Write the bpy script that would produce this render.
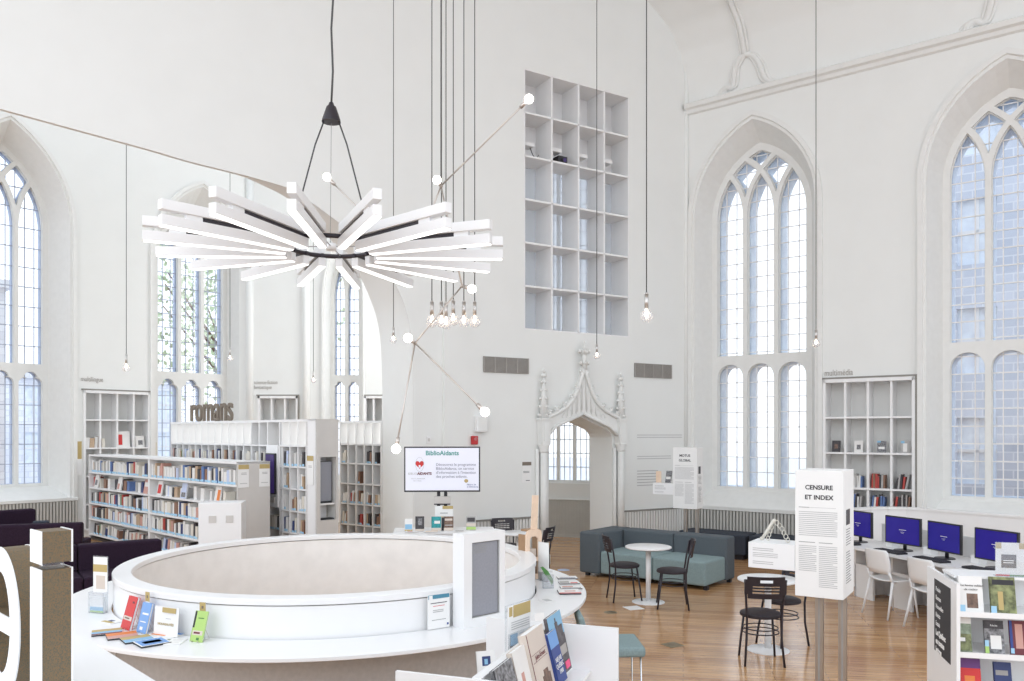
import bpy, bmesh, math, random
from mathutils import Vector, Matrix

# ------------------------------------------------------------------ camera, world, light
scene = bpy.context.scene
for o in list(bpy.data.objects):
    bpy.data.objects.remove(o, do_unlink=True)
COL = scene.collection
FPX, HOR, EYE = 805.0, 433.0, 2.24          # focal length in px of a 1024 px frame, horizon row, eye height

cd = bpy.data.cameras.new('camera')
cam = bpy.data.objects.new('camera', cd)
COL.objects.link(cam)
cam.location = (0, 0, EYE)
cam.rotation_euler = (math.radians(90), 0, 0)
cd.sensor_width = 36.0
cd.lens = FPX / 1024 * 36.0
cd.shift_y = (HOR - 340.5) / 1024
cd.clip_start = 0.05
cd.clip_end = 300
scene.camera = cam

world = bpy.data.worlds.new('daylight')
scene.world = world
world.use_nodes = True
wn = world.node_tree
bg = wn.nodes['Background']
tc = wn.nodes.new('ShaderNodeTexCoord')
sx = wn.nodes.new('ShaderNodeSeparateXYZ')
cr = wn.nodes.new('ShaderNodeValToRGB')
wn.links.new(tc.outputs['Generated'], sx.inputs[0])
wn.links.new(sx.outputs['Z'], cr.inputs[0])
cr.color_ramp.elements[0].position = 0.0
cr.color_ramp.elements[0].color = (0.93, 0.95, 0.98, 1)
cr.color_ramp.elements[1].position = 0.6
cr.color_ramp.elements[1].color = (0.86, 0.92, 1.0, 1)
wn.links.new(cr.outputs[0], bg.inputs['Color'])
bg.inputs['Strength'].default_value = 1.6

def area_light(name, loc, target, sx_, sy_, power, color=(1, 1, 1)):
    l = bpy.data.lights.new(name, 'AREA')
    l.shape = 'RECTANGLE'
    l.size, l.size_y, l.energy, l.color = sx_, sy_, power, color
    o = bpy.data.objects.new(name, l)
    COL.objects.link(o)
    o.location = loc
    o.rotation_euler = (Vector(target) - Vector(loc)).to_track_quat('-Z', 'Y').to_euler()
    return o
# added fill light behind the camera, set left to brighten that side
area_light('fill_rear', (-6.0, -6.0, 5.5), (-3, 12, 4.5), 9, 7, 200, (0.97, 0.99, 1.0))

# added fill light, unseen behind the chancel wall, to brighten the apse
area_light('fill_apse', (-1.2, 18.2, 5.2), (-9.5, 17.0, 4.0), 2.2, 6.0, 250, (0.97, 0.985, 1.0))

scene.view_settings.view_transform = 'Standard'
scene.view_settings.look = 'None'
scene.view_settings.gamma = 1
scene.view_settings.use_curve_mapping = False
scene.view_settings.exposure = 0.10

# ------------------------------------------------------------------ helpers
def at(px, py, z=0.0):
    """point of the level plane z that the photo shows at px, py"""
    Y = FPX * (EYE - z) / (py - HOR)
    return Vector(((px - 512) / FPX * Y, Y, z))
def on(px, py, Y):
    """point at distance Y"""
    return Vector(((px - 512) / FPX * Y, Y, EYE - (py - HOR) / FPX * Y))

MATS = {}
def mat(name, col, rough=0.6, metal=0.0, noise=0.04, scale=6.0, bump=0.0, spec=0.5, emit=0.0, ecol=None):
    if name in MATS:
        return MATS[name]
    m = bpy.data.materials.new(name)
    m.use_nodes = True
    nt = m.node_tree
    b = nt.nodes['Principled BSDF']
    b.inputs['Roughness'].default_value = rough
    b.inputs['Metallic'].default_value = metal
    b.inputs['Specular IOR Level'].default_value = spec
    c = Vector(col)
    t = nt.nodes.new('ShaderNodeTexCoord')
    n = nt.nodes.new('ShaderNodeTexNoise')
    n.inputs['Scale'].default_value = scale
    n.inputs['Detail'].default_value = 4
    r = nt.nodes.new('ShaderNodeValToRGB')
    r.color_ramp.elements[0].position = 0.3
    r.color_ramp.elements[1].position = 0.7
    r.color_ramp.elements[0].color = (*[max(0, v * (1 - noise)) for v in c], 1)
    r.color_ramp.elements[1].color = (*[min(1, v * (1 + noise)) for v in c], 1)
    nt.links.new(t.outputs['Object'], n.inputs['Vector'])
    nt.links.new(n.outputs['Fac'], r.inputs[0])
    nt.links.new(r.outputs[0], b.inputs['Base Color'])
    if bump:
        bp = nt.nodes.new('ShaderNodeBump')
        bp.inputs['Strength'].default_value = bump
        bp.inputs['Distance'].default_value = 0.01
        nt.links.new(n.outputs['Fac'], bp.inputs['Height'])
        nt.links.new(bp.outputs[0], b.inputs['Normal'])
    if emit:
        b.inputs['Emission Color'].default_value = (*(ecol or col), 1)
        b.inputs['Emission Strength'].default_value = emit
    MATS[name] = m
    return m

def M(name):
    return MATS[name]

mat('wall_paint', (0.805, 0.818, 0.80), 0.7, noise=0.012, scale=2)
mat('stone_paint', (0.785, 0.79, 0.77), 0.65, noise=0.02, scale=9)
mat('white_lacquer', (0.86, 0.865, 0.87), 0.28, noise=0.006)
mat('shelf_white', (0.84, 0.84, 0.84), 0.45, noise=0.01)
mat('shelf_back', (0.74, 0.74, 0.72), 0.6, noise=0.01)
mat('cream_board', (0.85, 0.80, 0.72), 0.6, noise=0.02)
mat('grey_panel', (0.62, 0.60, 0.575), 0.7, noise=0.02)
mat('rib_grey', (0.56, 0.55, 0.515), 0.6, noise=0.03)
mat('rib_gap', (0.27, 0.262, 0.24), 0.8)
mat('black_cable', (0.06, 0.06, 0.06), 0.5)
mat('black_metal', (0.022, 0.017, 0.024), 0.42)
mat('black_vinyl', (0.022, 0.016, 0.022), 0.6, noise=0.2, scale=40)
mat('steel', (0.62, 0.60, 0.58), 0.3, metal=1.0)
mat('brushed_post', (0.42, 0.37, 0.32), 0.38, metal=0.85)
mat('chrome', (0.8, 0.8, 0.8), 0.15, metal=1.0)
mat('rod_nickel', (0.62, 0.57, 0.53), 0.3, metal=0.8)
mat('plum_fabric', (0.026, 0.014, 0.028), 0.95, spec=0.2, noise=0.25, scale=60, bump=0.2)
mat('charcoal_fabric', (0.095, 0.115, 0.13), 0.9, noise=0.12, scale=70, bump=0.2)
mat('teal_fabric', (0.24, 0.325, 0.335), 0.9, noise=0.10, scale=70, bump=0.2)
mat('navy_fabric', (0.035, 0.043, 0.06), 0.9, noise=0.1, scale=50)
mat('paper', (0.86, 0.86, 0.85), 0.7, noise=0.01)
mat('ink', (0.035, 0.035, 0.04), 0.7)
mat('ink_grey', (0.33, 0.33, 0.33), 0.7)
mat('ink_light', (0.5, 0.5, 0.5), 0.7)
mat('gold_print', (0.50, 0.38, 0.16), 0.6)
mat('taupe', (0.20, 0.165, 0.13), 0.6)
mat('teal_print', (0.07, 0.25, 0.36), 0.6)
mat('red', (0.62, 0.03, 0.03), 0.45)
mat('red_plastic', (0.5, 0.012, 0.015), 0.35)
mat('blue_print', (0.16, 0.34, 0.68), 0.5)
mat('navy_print', (0.03, 0.06, 0.25), 0.5)
mat('green_print', (0.42, 0.62, 0.18), 0.5)
mat('orange_print', (0.75, 0.22, 0.05), 0.5)
mat('sky_print', (0.25, 0.48, 0.68), 0.5)
mat('dark_print', (0.05, 0.045, 0.05), 0.5, noise=0.5, scale=30)
mat('brown_print', (0.18, 0.11, 0.08), 0.5, noise=0.5, scale=30)
mat('photo_grey', (0.2, 0.2, 0.21), 0.5, noise=0.8, scale=45)
mat('photo_green', (0.2, 0.22, 0.1), 0.5, noise=0.7, scale=25)
mat('photo_sage', (0.22, 0.27, 0.2), 0.5, noise=0.5, scale=30)
mat('photo_castle', (0.09, 0.08, 0.085), 0.5, noise=0.6, scale=35)
mat('beige_cover', (0.66, 0.58, 0.51), 0.5, noise=0.03)
mat('maroon', (0.16, 0.03, 0.04), 0.5)
mat('pink', (0.9, 0.1, 0.25), 0.5)
mat('teal_cover', (0.02, 0.30, 0.32), 0.5, noise=0.3, scale=30)
mat('purple_print', (0.13, 0.04, 0.2), 0.5)
mat('light_wood', (0.80, 0.61, 0.46), 0.5, noise=0.06, scale=14)
mat('dark_wood_edge', (0.36, 0.22, 0.12), 0.5, noise=0.06, scale=14)
mat('leaf', (0.07, 0.22, 0.05), 0.5)
mat('brass', (0.28, 0.23, 0.15), 0.4, metal=0.6)
mat('orange_folder', (0.75, 0.36, 0.06), 0.5)
mat('dark_plastic', (0.02, 0.02, 0.025), 0.35)
mat('grey_plastic', (0.5, 0.5, 0.5), 0.4)
mat('screen_grey', (0.30, 0.31, 0.35), 0.3, noise=0.05, scale=60)
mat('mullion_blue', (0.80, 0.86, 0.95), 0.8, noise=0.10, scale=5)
mat('vent_grey', (0.40, 0.375, 0.35), 0.5)
mat('sticker_blue', (0.36, 0.60, 0.78), 0.6)
mat('strip_glow', (1, 1, 1), 0.5, emit=1.6, ecol=(1, 0.99, 0.97))
mat('bulb_glow', (1, 1, 1), 0.4, emit=5.0, ecol=(1, 0.95, 0.87))
mat('filament', (1, 0.8, 0.6), 0.4, emit=14.0, ecol=(1, 0.78, 0.55))
mat('shelf_light', (1, 1, 1), 0.5, emit=1.5, ecol=(1, 0.985, 0.94))

def glass_mat(name, tint, gloss=0.08, rough=0.03, diff=0.0):
    m = bpy.data.materials.new(name)
    m.use_nodes = True
    nt = m.node_tree
    nt.nodes.clear()
    out = nt.nodes.new('ShaderNodeOutputMaterial')
    tr = nt.nodes.new('ShaderNodeBsdfTransparent')
    tr.inputs[0].default_value = (*tint, 1)
    gl = nt.nodes.new('ShaderNodeBsdfGlossy')
    gl.inputs['Roughness'].default_value = rough
    mx = nt.nodes.new('ShaderNodeMixShader')
    mx.inputs[0].default_value = gloss
    nt.links.new(tr.outputs[0], mx.inputs[1])
    nt.links.new(gl.outputs[0], mx.inputs[2])
    last = mx
    if diff:
        df = nt.nodes.new('ShaderNodeBsdfDiffuse')
        df.inputs[0].default_value = (0.85, 0.87, 0.9, 1)
        m2 = nt.nodes.new('ShaderNodeMixShader')
        m2.inputs[0].default_value = diff
        nt.links.new(mx.outputs[0], m2.inputs[1])
        nt.links.new(df.outputs[0], m2.inputs[2])
        last = m2
    nt.links.new(last.outputs[0], out.inputs[0])
    MATS[name] = m
    return m
glass_mat('window_glass', (0.94, 0.97, 1.0), 0.05)
glass_mat('window_glass_aged', (0.85, 0.90, 0.97), 0.05)
mat('lead_blue', (0.40, 0.44, 0.54), 0.6)
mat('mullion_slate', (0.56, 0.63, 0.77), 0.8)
glass_mat('bulb_glass', (0.96, 0.96, 0.97), 0.12, 0.02, 0.22)
glass_mat('acrylic', (0.95, 0.96, 0.97), 0.06, 0.02, 0.10)

def wood_floor_mat():
    m = bpy.data.materials.new('oak_floor')
    m.use_nodes = True
    nt = m.node_tree
    b = nt.nodes['Principled BSDF']
    tc = nt.nodes.new('ShaderNodeTexCoord')
    mp = nt.nodes.new('ShaderNodeMapping')
    mp.inputs['Rotation'].default_value = (0, 0, math.radians(12))
    nt.links.new(tc.outputs['Object'], mp.inputs[0])
    br = nt.nodes.new('ShaderNodeTexBrick')
    br.inputs['Scale'].default_value = 1.0
    br.inputs['Brick Width'].default_value = 1.3
    br.inputs['Row Height'].default_value = 0.085
    br.inputs['Mortar Size'].default_value = 0.002
    br.inputs['Bias'].default_value = 0.0
    br.inputs['Color1'].default_value = (0.68, 0.415, 0.205, 1)
    br.inputs['Color2'].default_value = (0.48, 0.255, 0.12, 1)
    br.inputs['Mortar'].default_value = (0.16, 0.085, 0.045, 1)
    br.offset = 0.37
    nt.links.new(mp.outputs[0], br.inputs['Vector'])
    mp2 = nt.nodes.new('ShaderNodeMapping')
    mp2.inputs['Rotation'].default_value = (0, 0, math.radians(12))
    mp2.inputs['Scale'].default_value = (1.2, 22, 1)
    nt.links.new(tc.outputs['Object'], mp2.inputs[0])
    n = nt.nodes.new('ShaderNodeTexNoise')
    n.inputs['Scale'].default_value = 2.0
    n.inputs['Detail'].default_value = 6
    nt.links.new(mp2.outputs[0], n.inputs['Vector'])
    r = nt.nodes.new('ShaderNodeValToRGB')
    r.color_ramp.elements[0].position = 0.3
    r.color_ramp.elements[0].color = (0.72, 0.70, 0.68, 1)
    r.color_ramp.elements[1].position = 0.7
    r.color_ramp.elements[1].color = (1.15, 1.15, 1.15, 1)
    nt.links.new(n.outputs['Fac'], r.inputs[0])
    mx = nt.nodes.new('ShaderNodeMix')
    mx.data_type = 'RGBA'
    mx.blend_type = 'MULTIPLY'
    mx.inputs[0].default_value = 1.0
    nt.links.new(br.outputs['Color'], mx.inputs[6])
    nt.links.new(r.outputs[0], mx.inputs[7])
    nt.links.new(mx.outputs[2], b.inputs['Base Color'])
    b.inputs['Roughness'].default_value = 0.17
    b.inputs['Specular IOR Level'].default_value = 0.85
    bp = nt.nodes.new('ShaderNodeBump')
    bp.inputs['Strength'].default_value = 0.12
    bp.inputs['Distance'].default_value = 0.004
    nt.links.new(n.outputs['Fac'], bp.inputs['Height'])
    nt.links.new(bp.outputs[0], b.inputs['Normal'])
    MATS['oak_floor'] = m
wood_floor_mat()

def speckle_mat():
    m = bpy.data.materials.new('rusty_speckle')
    m.use_nodes = True
    nt = m.node_tree
    b = nt.nodes['Principled BSDF']
    tc = nt.nodes.new('ShaderNodeTexCoord')
    n = nt.nodes.new('ShaderNodeTexNoise')
    n.inputs['Scale'].default_value = 420
    n.inputs['Detail'].default_value = 3
    nt.links.new(tc.outputs['Object'], n.inputs['Vector'])
    r = nt.nodes.new('ShaderNodeValToRGB')
    e = r.color_ramp.elements
    e[0].position = 0.38
    e[0].color = (0.10, 0.088, 0.062, 1)
    e[1].position = 0.66
    e[1].color = (0.21, 0.115, 0.05, 1)
    k = e.new(0.52)
    k.color = (0.155, 0.115, 0.062, 1)
    nt.links.new(n.outputs['Fac'], r.inputs[0])
    nt.links.new(r.outputs[0], b.inputs['Base Color'])
    b.inputs['Roughness'].default_value = 0.6
    MATS['rusty_speckle'] = m
speckle_mat()

def brick_mat(name, c1, c2, mo, scale):
    m = bpy.data.materials.new(name)
    m.use_nodes = True
    nt = m.node_tree
    b = nt.nodes['Principled BSDF']
    tc = nt.nodes.new('ShaderNodeTexCoord')
    mp = nt.nodes.new('ShaderNodeMapping')
    mp.inputs['Rotation'].default_value = (math.radians(90), 0, 0)
    nt.links.new(tc.outputs['Object'], mp.inputs[0])
    br = nt.nodes.new('ShaderNodeTexBrick')
    br.inputs['Scale'].default_value = scale
    br.inputs['Color1'].default_value = (*c1, 1)
    br.inputs['Color2'].default_value = (*c2, 1)
    br.inputs['Mortar'].default_value = (*mo, 1)
    nt.links.new(mp.outputs[0], br.inputs['Vector'])
    nt.links.new(br.outputs['Color'], b.inputs['Base Color'])
    b.inputs['Roughness'].default_value = 0.9
    MATS[name] = m
brick_mat('blue_stone', (0.54, 0.59, 0.68), (0.66, 0.70, 0.78), (0.76, 0.79, 0.84), 1.2)
brick_mat('pale_stone', (0.74, 0.76, 0.82), (0.84, 0.86, 0.9), (0.7, 0.72, 0.78), 1.0)

class MB:
    """collects shapes of several materials into one mesh"""
    def __init__(self):
        self.bm = bmesh.new()
        self.mats = []
    def _mi(self, m):
        m = MATS[m] if isinstance(m, str) else m
        if m not in self.mats:
            self.mats.append(m)
        return self.mats.index(m)
    def faces(self, verts, faces, m, smooth=False, mtx=None):
        i = self._mi(m)
        vs = [self.bm.verts.new((mtx @ Vector(v)) if mtx else Vector(v)) for v in verts]
        for f in faces:
            try:
                fc = self.bm.faces.new([vs[k] for k in f])
                fc.material_index = i
                fc.smooth = smooth
            except ValueError:
                pass
        return vs
    def box(self, c, s, m, rot=None, bevel=0.0, seg=2):
        t = bmesh.new()
        bmesh.ops.create_cube(t, size=1)
        bmesh.ops.scale(t, vec=Vector(s), verts=t.verts)
        if bevel:
            bmesh.ops.bevel(t, geom=list(t.edges), offset=bevel, segments=seg, affect='EDGES', profile=0.5)
        mt = Matrix.Translation(Vector(c)) @ (rot.to_4x4() if rot is not None else Matrix())
        self.merge(t, m, mt, smooth=False)
        return self
    def b2(self, lo, hi, m, **k):
        lo, hi = Vector(lo), Vector(hi)
        return self.box((lo + hi) / 2, [abs(v) for v in (hi - lo)], m, **k)
    def merge(self, t, m, mtx=None, smooth=None):
        i = self._mi(m)
        t.verts.index_update()
        vs = [self.bm.verts.new((mtx @ v.co) if mtx else v.co) for v in t.verts]
        for f in t.faces:
            try:
                nf = self.bm.faces.new([vs[v.index] for v in f.verts])
                nf.material_index = i
                nf.smooth = f.smooth if smooth is None else smooth
            except ValueError:
                pass
        t.free()
    def cyl(self, a, b, r, m, r2=None, n=16, cap=True):
        a, b = Vector(a), Vector(b)
        d = b - a
        r2 = r if r2 is None else r2
        q = d.to_track_quat('Z', 'Y').to_matrix()
        V, Fc = [], []
        for p, rr in ((a, r), (b, r2)):
            for k in range(n):
                t = 2 * math.pi * k / n
                V.append(p + q @ Vector((rr * math.cos(t), rr * math.sin(t), 0)))
        for k in range(n):
            Fc.append((k, (k + 1) % n, n + (k + 1) % n, n + k))
        i = self._mi(m)
        vs = [self.bm.verts.new(v) for v in V]
        for f in Fc:
            fc = self.bm.faces.new([vs[k] for k in f])
            fc.material_index = i
            fc.smooth = True
        if cap:
            for f in (list(range(n))[::-1], list(range(n, 2 * n))):
                fc = self.bm.faces.new([vs[k] for k in f])
                fc.material_index = i
        return self
    def tube(self, pts, r, m, n=8, closed=False, up=None):
        pts = [Vector(p) for p in pts]
        i = self._mi(m)
        rings = []
        N = len(pts)
        prev = None
        for k, p in enumerate(pts):
            if closed:
                d = pts[(k + 1) % N] - pts[k - 1]
            else:
                d = pts[min(k + 1, N - 1)] - pts[max(k - 1, 0)]
            d.normalize()
            if prev is None:
                a = d.orthogonal().normalized()
            else:
                a = (prev - d * prev.dot(d))
                a = a.normalized() if a.length > 1e-6 else d.orthogonal().normalized()
            prev = a
            b = d.cross(a)
            rr = r[k] if isinstance(r, (list, tuple)) else r
            rings.append([self.bm.verts.new(p + a * rr * math.cos(2 * math.pi * j / n) + b * rr * math.sin(2 * math.pi * j / n)) for j in range(n)])
        R = range(N if closed else N - 1)
        for k in R:
            A, B = rings[k], rings[(k + 1) % N]
            for j in range(n):
                f = self.bm.faces.new((A[j], A[(j + 1) % n], B[(j + 1) % n], B[j]))
                f.material_index = i
                f.smooth = True
        if not closed:
            for A in (rings[0][::-1], rings[-1]):
                f = self.bm.faces.new(A)
                f.material_index = i
        return self
    def lathe(self, prof, m, n=24, c=(0, 0, 0), a0=0.0, a1=2 * math.pi, smooth=True, axis=None):
        i = self._mi(m)
        full = abs(a1 - a0 - 2 * math.pi) < 1e-6
        K = n if full else n + 1
        c = Vector(c)
        q = Vector(axis).to_track_quat('Z', 'Y').to_matrix() if axis is not None else Matrix.Identity(3)
        def ring(r, z):
            return [self.bm.verts.new(c + q @ Vector((r * math.cos(a0 + (a1 - a0) * k / n), r * math.sin(a0 + (a1 - a0) * k / n), z))) for k in range(K)]
        prev = None
        for s_ in range(len(prof) - 1):
            A = Vector(prof[s_]); B = Vector(prof[s_ + 1])
            share = False
            if prev is not None:
                d0 = (A - Vector(prof[s_ - 1])); d1 = (B - A)
                share = d0.length > 1e-9 and d1.length > 1e-9 and d0.angle(d1) < math.radians(38)
            r0 = prev if share else ring(*prof[s_])
            r1 = ring(*prof[s_ + 1])
            for k in range(n):
                k2 = (k + 1) % K
                try:
                    f = self.bm.faces.new((r0[k], r0[k2], r1[k2], r1[k]))
                    f.material_index = i
                    f.smooth = smooth
                except ValueError:
                    pass
            prev = r1
        return self
    def sphere(self, c, r, m, n=16, scale=(1, 1, 1)):
        t = bmesh.new()
        bmesh.ops.create_uvsphere(t, u_segments=n, v_segments=max(6, n * 2 // 3), radius=r)
        mt = Matrix.Translation(Vector(c)) @ Matrix.Diagonal((*scale, 1))
        self.merge(t, m, mt, smooth=True)
        return self
    def prism(self, poly, d0, d1, m, smooth=False):
        """poly in (x, z), extruded along y"""
        n = len(poly)
        V = [(x, d0, z) for x, z in poly] + [(x, d1, z) for x, z in poly]
        Fc = [tuple(range(n)), tuple(range(2 * n - 1, n - 1, -1))]
        Fc += [(k, n + k, n + (k + 1) % n, (k + 1) % n) for k in range(n)]
        self.faces(V, Fc, m, smooth)
        return self
    def plate(self, outer, holes, d0, d1, m):
        """flat plate with holes, outlines in (x, z), thickness from y=d0 to y=d1"""
        cu = bpy.data.curves.new('t', 'CURVE')
        cu.dimensions = '2D'
        cu.fill_mode = 'BOTH'
        cu.extrude = abs(d1 - d0) / 2
        for pl in [outer] + holes:
            sp = cu.splines.new('POLY')
            sp.points.add(len(pl) - 1)
            for p, (x, z) in zip(sp.points, pl):
                p.co = (x, z, 0, 1)
            sp.use_cyclic_u = True
        o = bpy.data.objects.new('t', cu)
        me = bpy.data.meshes.new_from_object(o)
        t = bmesh.new()
        t.from_mesh(me)
        bpy.data.objects.remove(o)
        bpy.data.curves.remove(cu)
        bpy.data.meshes.remove(me)
        mid = (d0 + d1) / 2
        for v in t.verts:
            x, z, y = v.co
            v.co = (x, mid - y, z)
        self.merge(t, m, smooth=False)
        return self
    def loft(self, A, B, m, closed=False, smooth=False):
        n = len(A)
        V = [Vector(p) for p in A] + [Vector(p) for p in B]
        Fc = [(k, (k + 1) % n, n + (k + 1) % n, n + k) for k in range(n if closed else n - 1)]
        self.faces(V, Fc, m, smooth)
        return self
    def text(self, body, size, x, y, z, m, align='LEFT', depth=0.001, mtx=None, sx=1.0, bold=0.0):
        cu = bpy.data.curves.new('t', 'FONT')
        cu.body = body
        cu.size = size
        cu.align_x = align
        cu.extrude = depth
        cu.offset = bold
        cu.resolution_u = 3
        o = bpy.data.objects.new('t', cu)
        me = bpy.data.meshes.new_from_object(o)
        t = bmesh.new()
        t.from_mesh(me)
        bpy.data.objects.remove(o)
        bpy.data.curves.remove(cu)
        bpy.data.meshes.remove(me)
        for v in t.verts:
            a, b_, c = v.co
            v.co = (x + a * sx, y - c, z + b_)
        self.merge(t, m, mtx, smooth=False)
        return self
    def lines(self, x0, x1, z0, z1, n, y, m, rng=None, th=0.35):
        """rows of print too small to read"""
        for k in range(n):
            zz = z1 - (k + 0.5) * (z1 - z0) / n
            e = x1 - (rng.random() * 0.25 * (x1 - x0) if rng and (k % 5 == 4) else 0)
            h = (z1 - z0) / n * th
            self.b2((x0, y - 0.0006, zz - h / 2), (e, y + 0.0006, zz + h / 2), m)
        return self
    def xform(self, mtx):
        bmesh.ops.transform(self.bm, matrix=mtx, verts=self.bm.verts)
        return self
    def build(self, name, parent=None, recalc=True):
        if recalc:
            bmesh.ops.recalc_face_normals(self.bm, faces=self.bm.faces)
        me = bpy.data.meshes.new(name)
        self.bm.to_mesh(me)
        self.bm.free()
        for m in self.mats:
            me.materials.append(m)
        o = bpy.data.objects.new(name, me)
        COL.objects.link(o)
        if parent:
            o.parent = parent
        return o

def tag(o, label, cat, group=None):
    o['label'] = label
    o['category'] = cat
    if group:
        o['group'] = group
    return o
def thing(name, label, cat, loc=(0, 0, 0), rz=0.0, group=None):
    o = bpy.data.objects.new(name, None)
    o.empty_display_size = 0.1
    COL.objects.link(o)
    o.location = loc
    o.rotation_euler = (0, 0, rz)
    return tag(o, label, cat, group)
def copy_tree(o, parent=None):
    c = o.copy()
    COL.objects.link(c)
    c.parent = parent
    for ch in list(o.children):
        copy_tree(ch, c)
    return c
def structure(o):
    o['kind'] = 'structure'
    return o
def sroot(name, loc, rz):
    o = bpy.data.objects.new(name, None)
    COL.objects.link(o)
    o.location = loc
    o.rotation_euler = (0, 0, rz)
    return structure(o)
def place(o, loc, rz):
    o.location = loc
    o.rotation_euler = (0, 0, rz)
    return o
def ang(v):
    return math.atan2(v[1], v[0])

# ------------------------------------------------------------------ plan of the room
CORNER = Vector((3.38, 15.55, 0))
RD = Vector((0.802, -0.597, 0)).normalized()       # right wall, towards the viewer
CD = Vector((0.857, 0.5155, 0)).normalized()       # chancel wall, towards the right
LD = Vector((0.686, 0.728, 0)).normalized()        # left wall, away from the viewer
LO = Vector((-9.35, 17.30, 0))
AR, AC, AL = ang(RD), ang(CD), ang(LD)
def wx(px, origin, d, off=0.0):
    """distance along a wall (origin, direction) of the plumb line the photo shows at px; off = metres outward"""
    n = Vector((-d.y, d.x, 0))
    o = origin + n * off
    t = (px - 512) / FPX
    return (t * o.y - o.x) / (d.x - t * d.y)
def wz(px, py, origin, d, off=0.0):
    s = wx(px, origin, d, off)
    n = Vector((-d.y, d.x, 0))
    Y = (origin + n * off + d * s).y
    return EYE - (py - HOR) / FPX * Y
def wp(s, origin, d, off=0.0, z=0.0):
    n = Vector((-d.y, d.x, 0))
    p = origin + n * off + d * s
    return Vector((p.x, p.y, z))

def arch(hw, zs, za, zb, n=12, cx=0.0):
    """pointed arch outline from bottom left round to bottom right"""
    r = za - zs
    R = (hw * hw + r * r) / (2 * hw)
    th = math.asin(min(1, r / R))
    if R < hw:
        R = hw
    L = [(cx - hw, zb)]
    for k in range(n + 1):
        a = th * k / n
        L.append((cx - hw + R - R * math.cos(a), zs + R * math.sin(a)))
    Rr = [(2 * cx - x, z) for x, z in L[:-1]][::-1]
    return L + Rr
def roundhead(x0, x1, zb, zt, n=8):
    r = (x1 - x0) / 2
    c = (x0 + x1) / 2
    return [(x0, zb)] + [(c - r * math.cos(math.pi * k / (2 * n)), zt - r + r * math.sin(math.pi * k / (2 * n))) for k in range(2 * n + 1)] + [(x1, zb)]
def trefoilhead(x0, x1, zb, zt):
    w = x1 - x0
    c = (x0 + x1) / 2
    pts = [(x0, zb), (x0, zt - 0.55 * w)]
    for k in range(7):       # side lobe
        a = math.pi * (1.0 - k / 6 * 0.62)
        pts.append((x0 + 0.27 * w + 0.27 * w * math.cos(a), zt - 0.55 * w + 0.27 * w * math.sin(a)))
    for k in range(7):
        a = math.pi * (0.95 - k / 6 * 0.45)
        pts.append((c + 0.29 * w * math.cos(a), zt - 0.29 * w + 0.29 * w * math.sin(a)))
    right = [(2 * c - x, z) for x, z in pts[:-1]][::-1]
    return pts + right

# ================================================================== THE SETTING
b = MB()
b.faces([(-16, -6, 0), (16, -6, 0), (16, 26, 0), (-16, 26, 0), (-16, -6, -0.2), (16, -6, -0.2), (16, 26, -0.2), (-16, 26, -0.2)],
        [(0, 1, 2, 3), (7, 6, 5, 4), (0, 4, 5, 1), (1, 5, 6, 2), (2, 6, 7, 3), (3, 7, 4, 0)], 'oak_floor')
structure(b.build('floor'))
b = MB()
b.b2((-60, -40, -0.6), (80, 90, -0.5), 'pale_stone')
structure(b.build('ground'))

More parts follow.
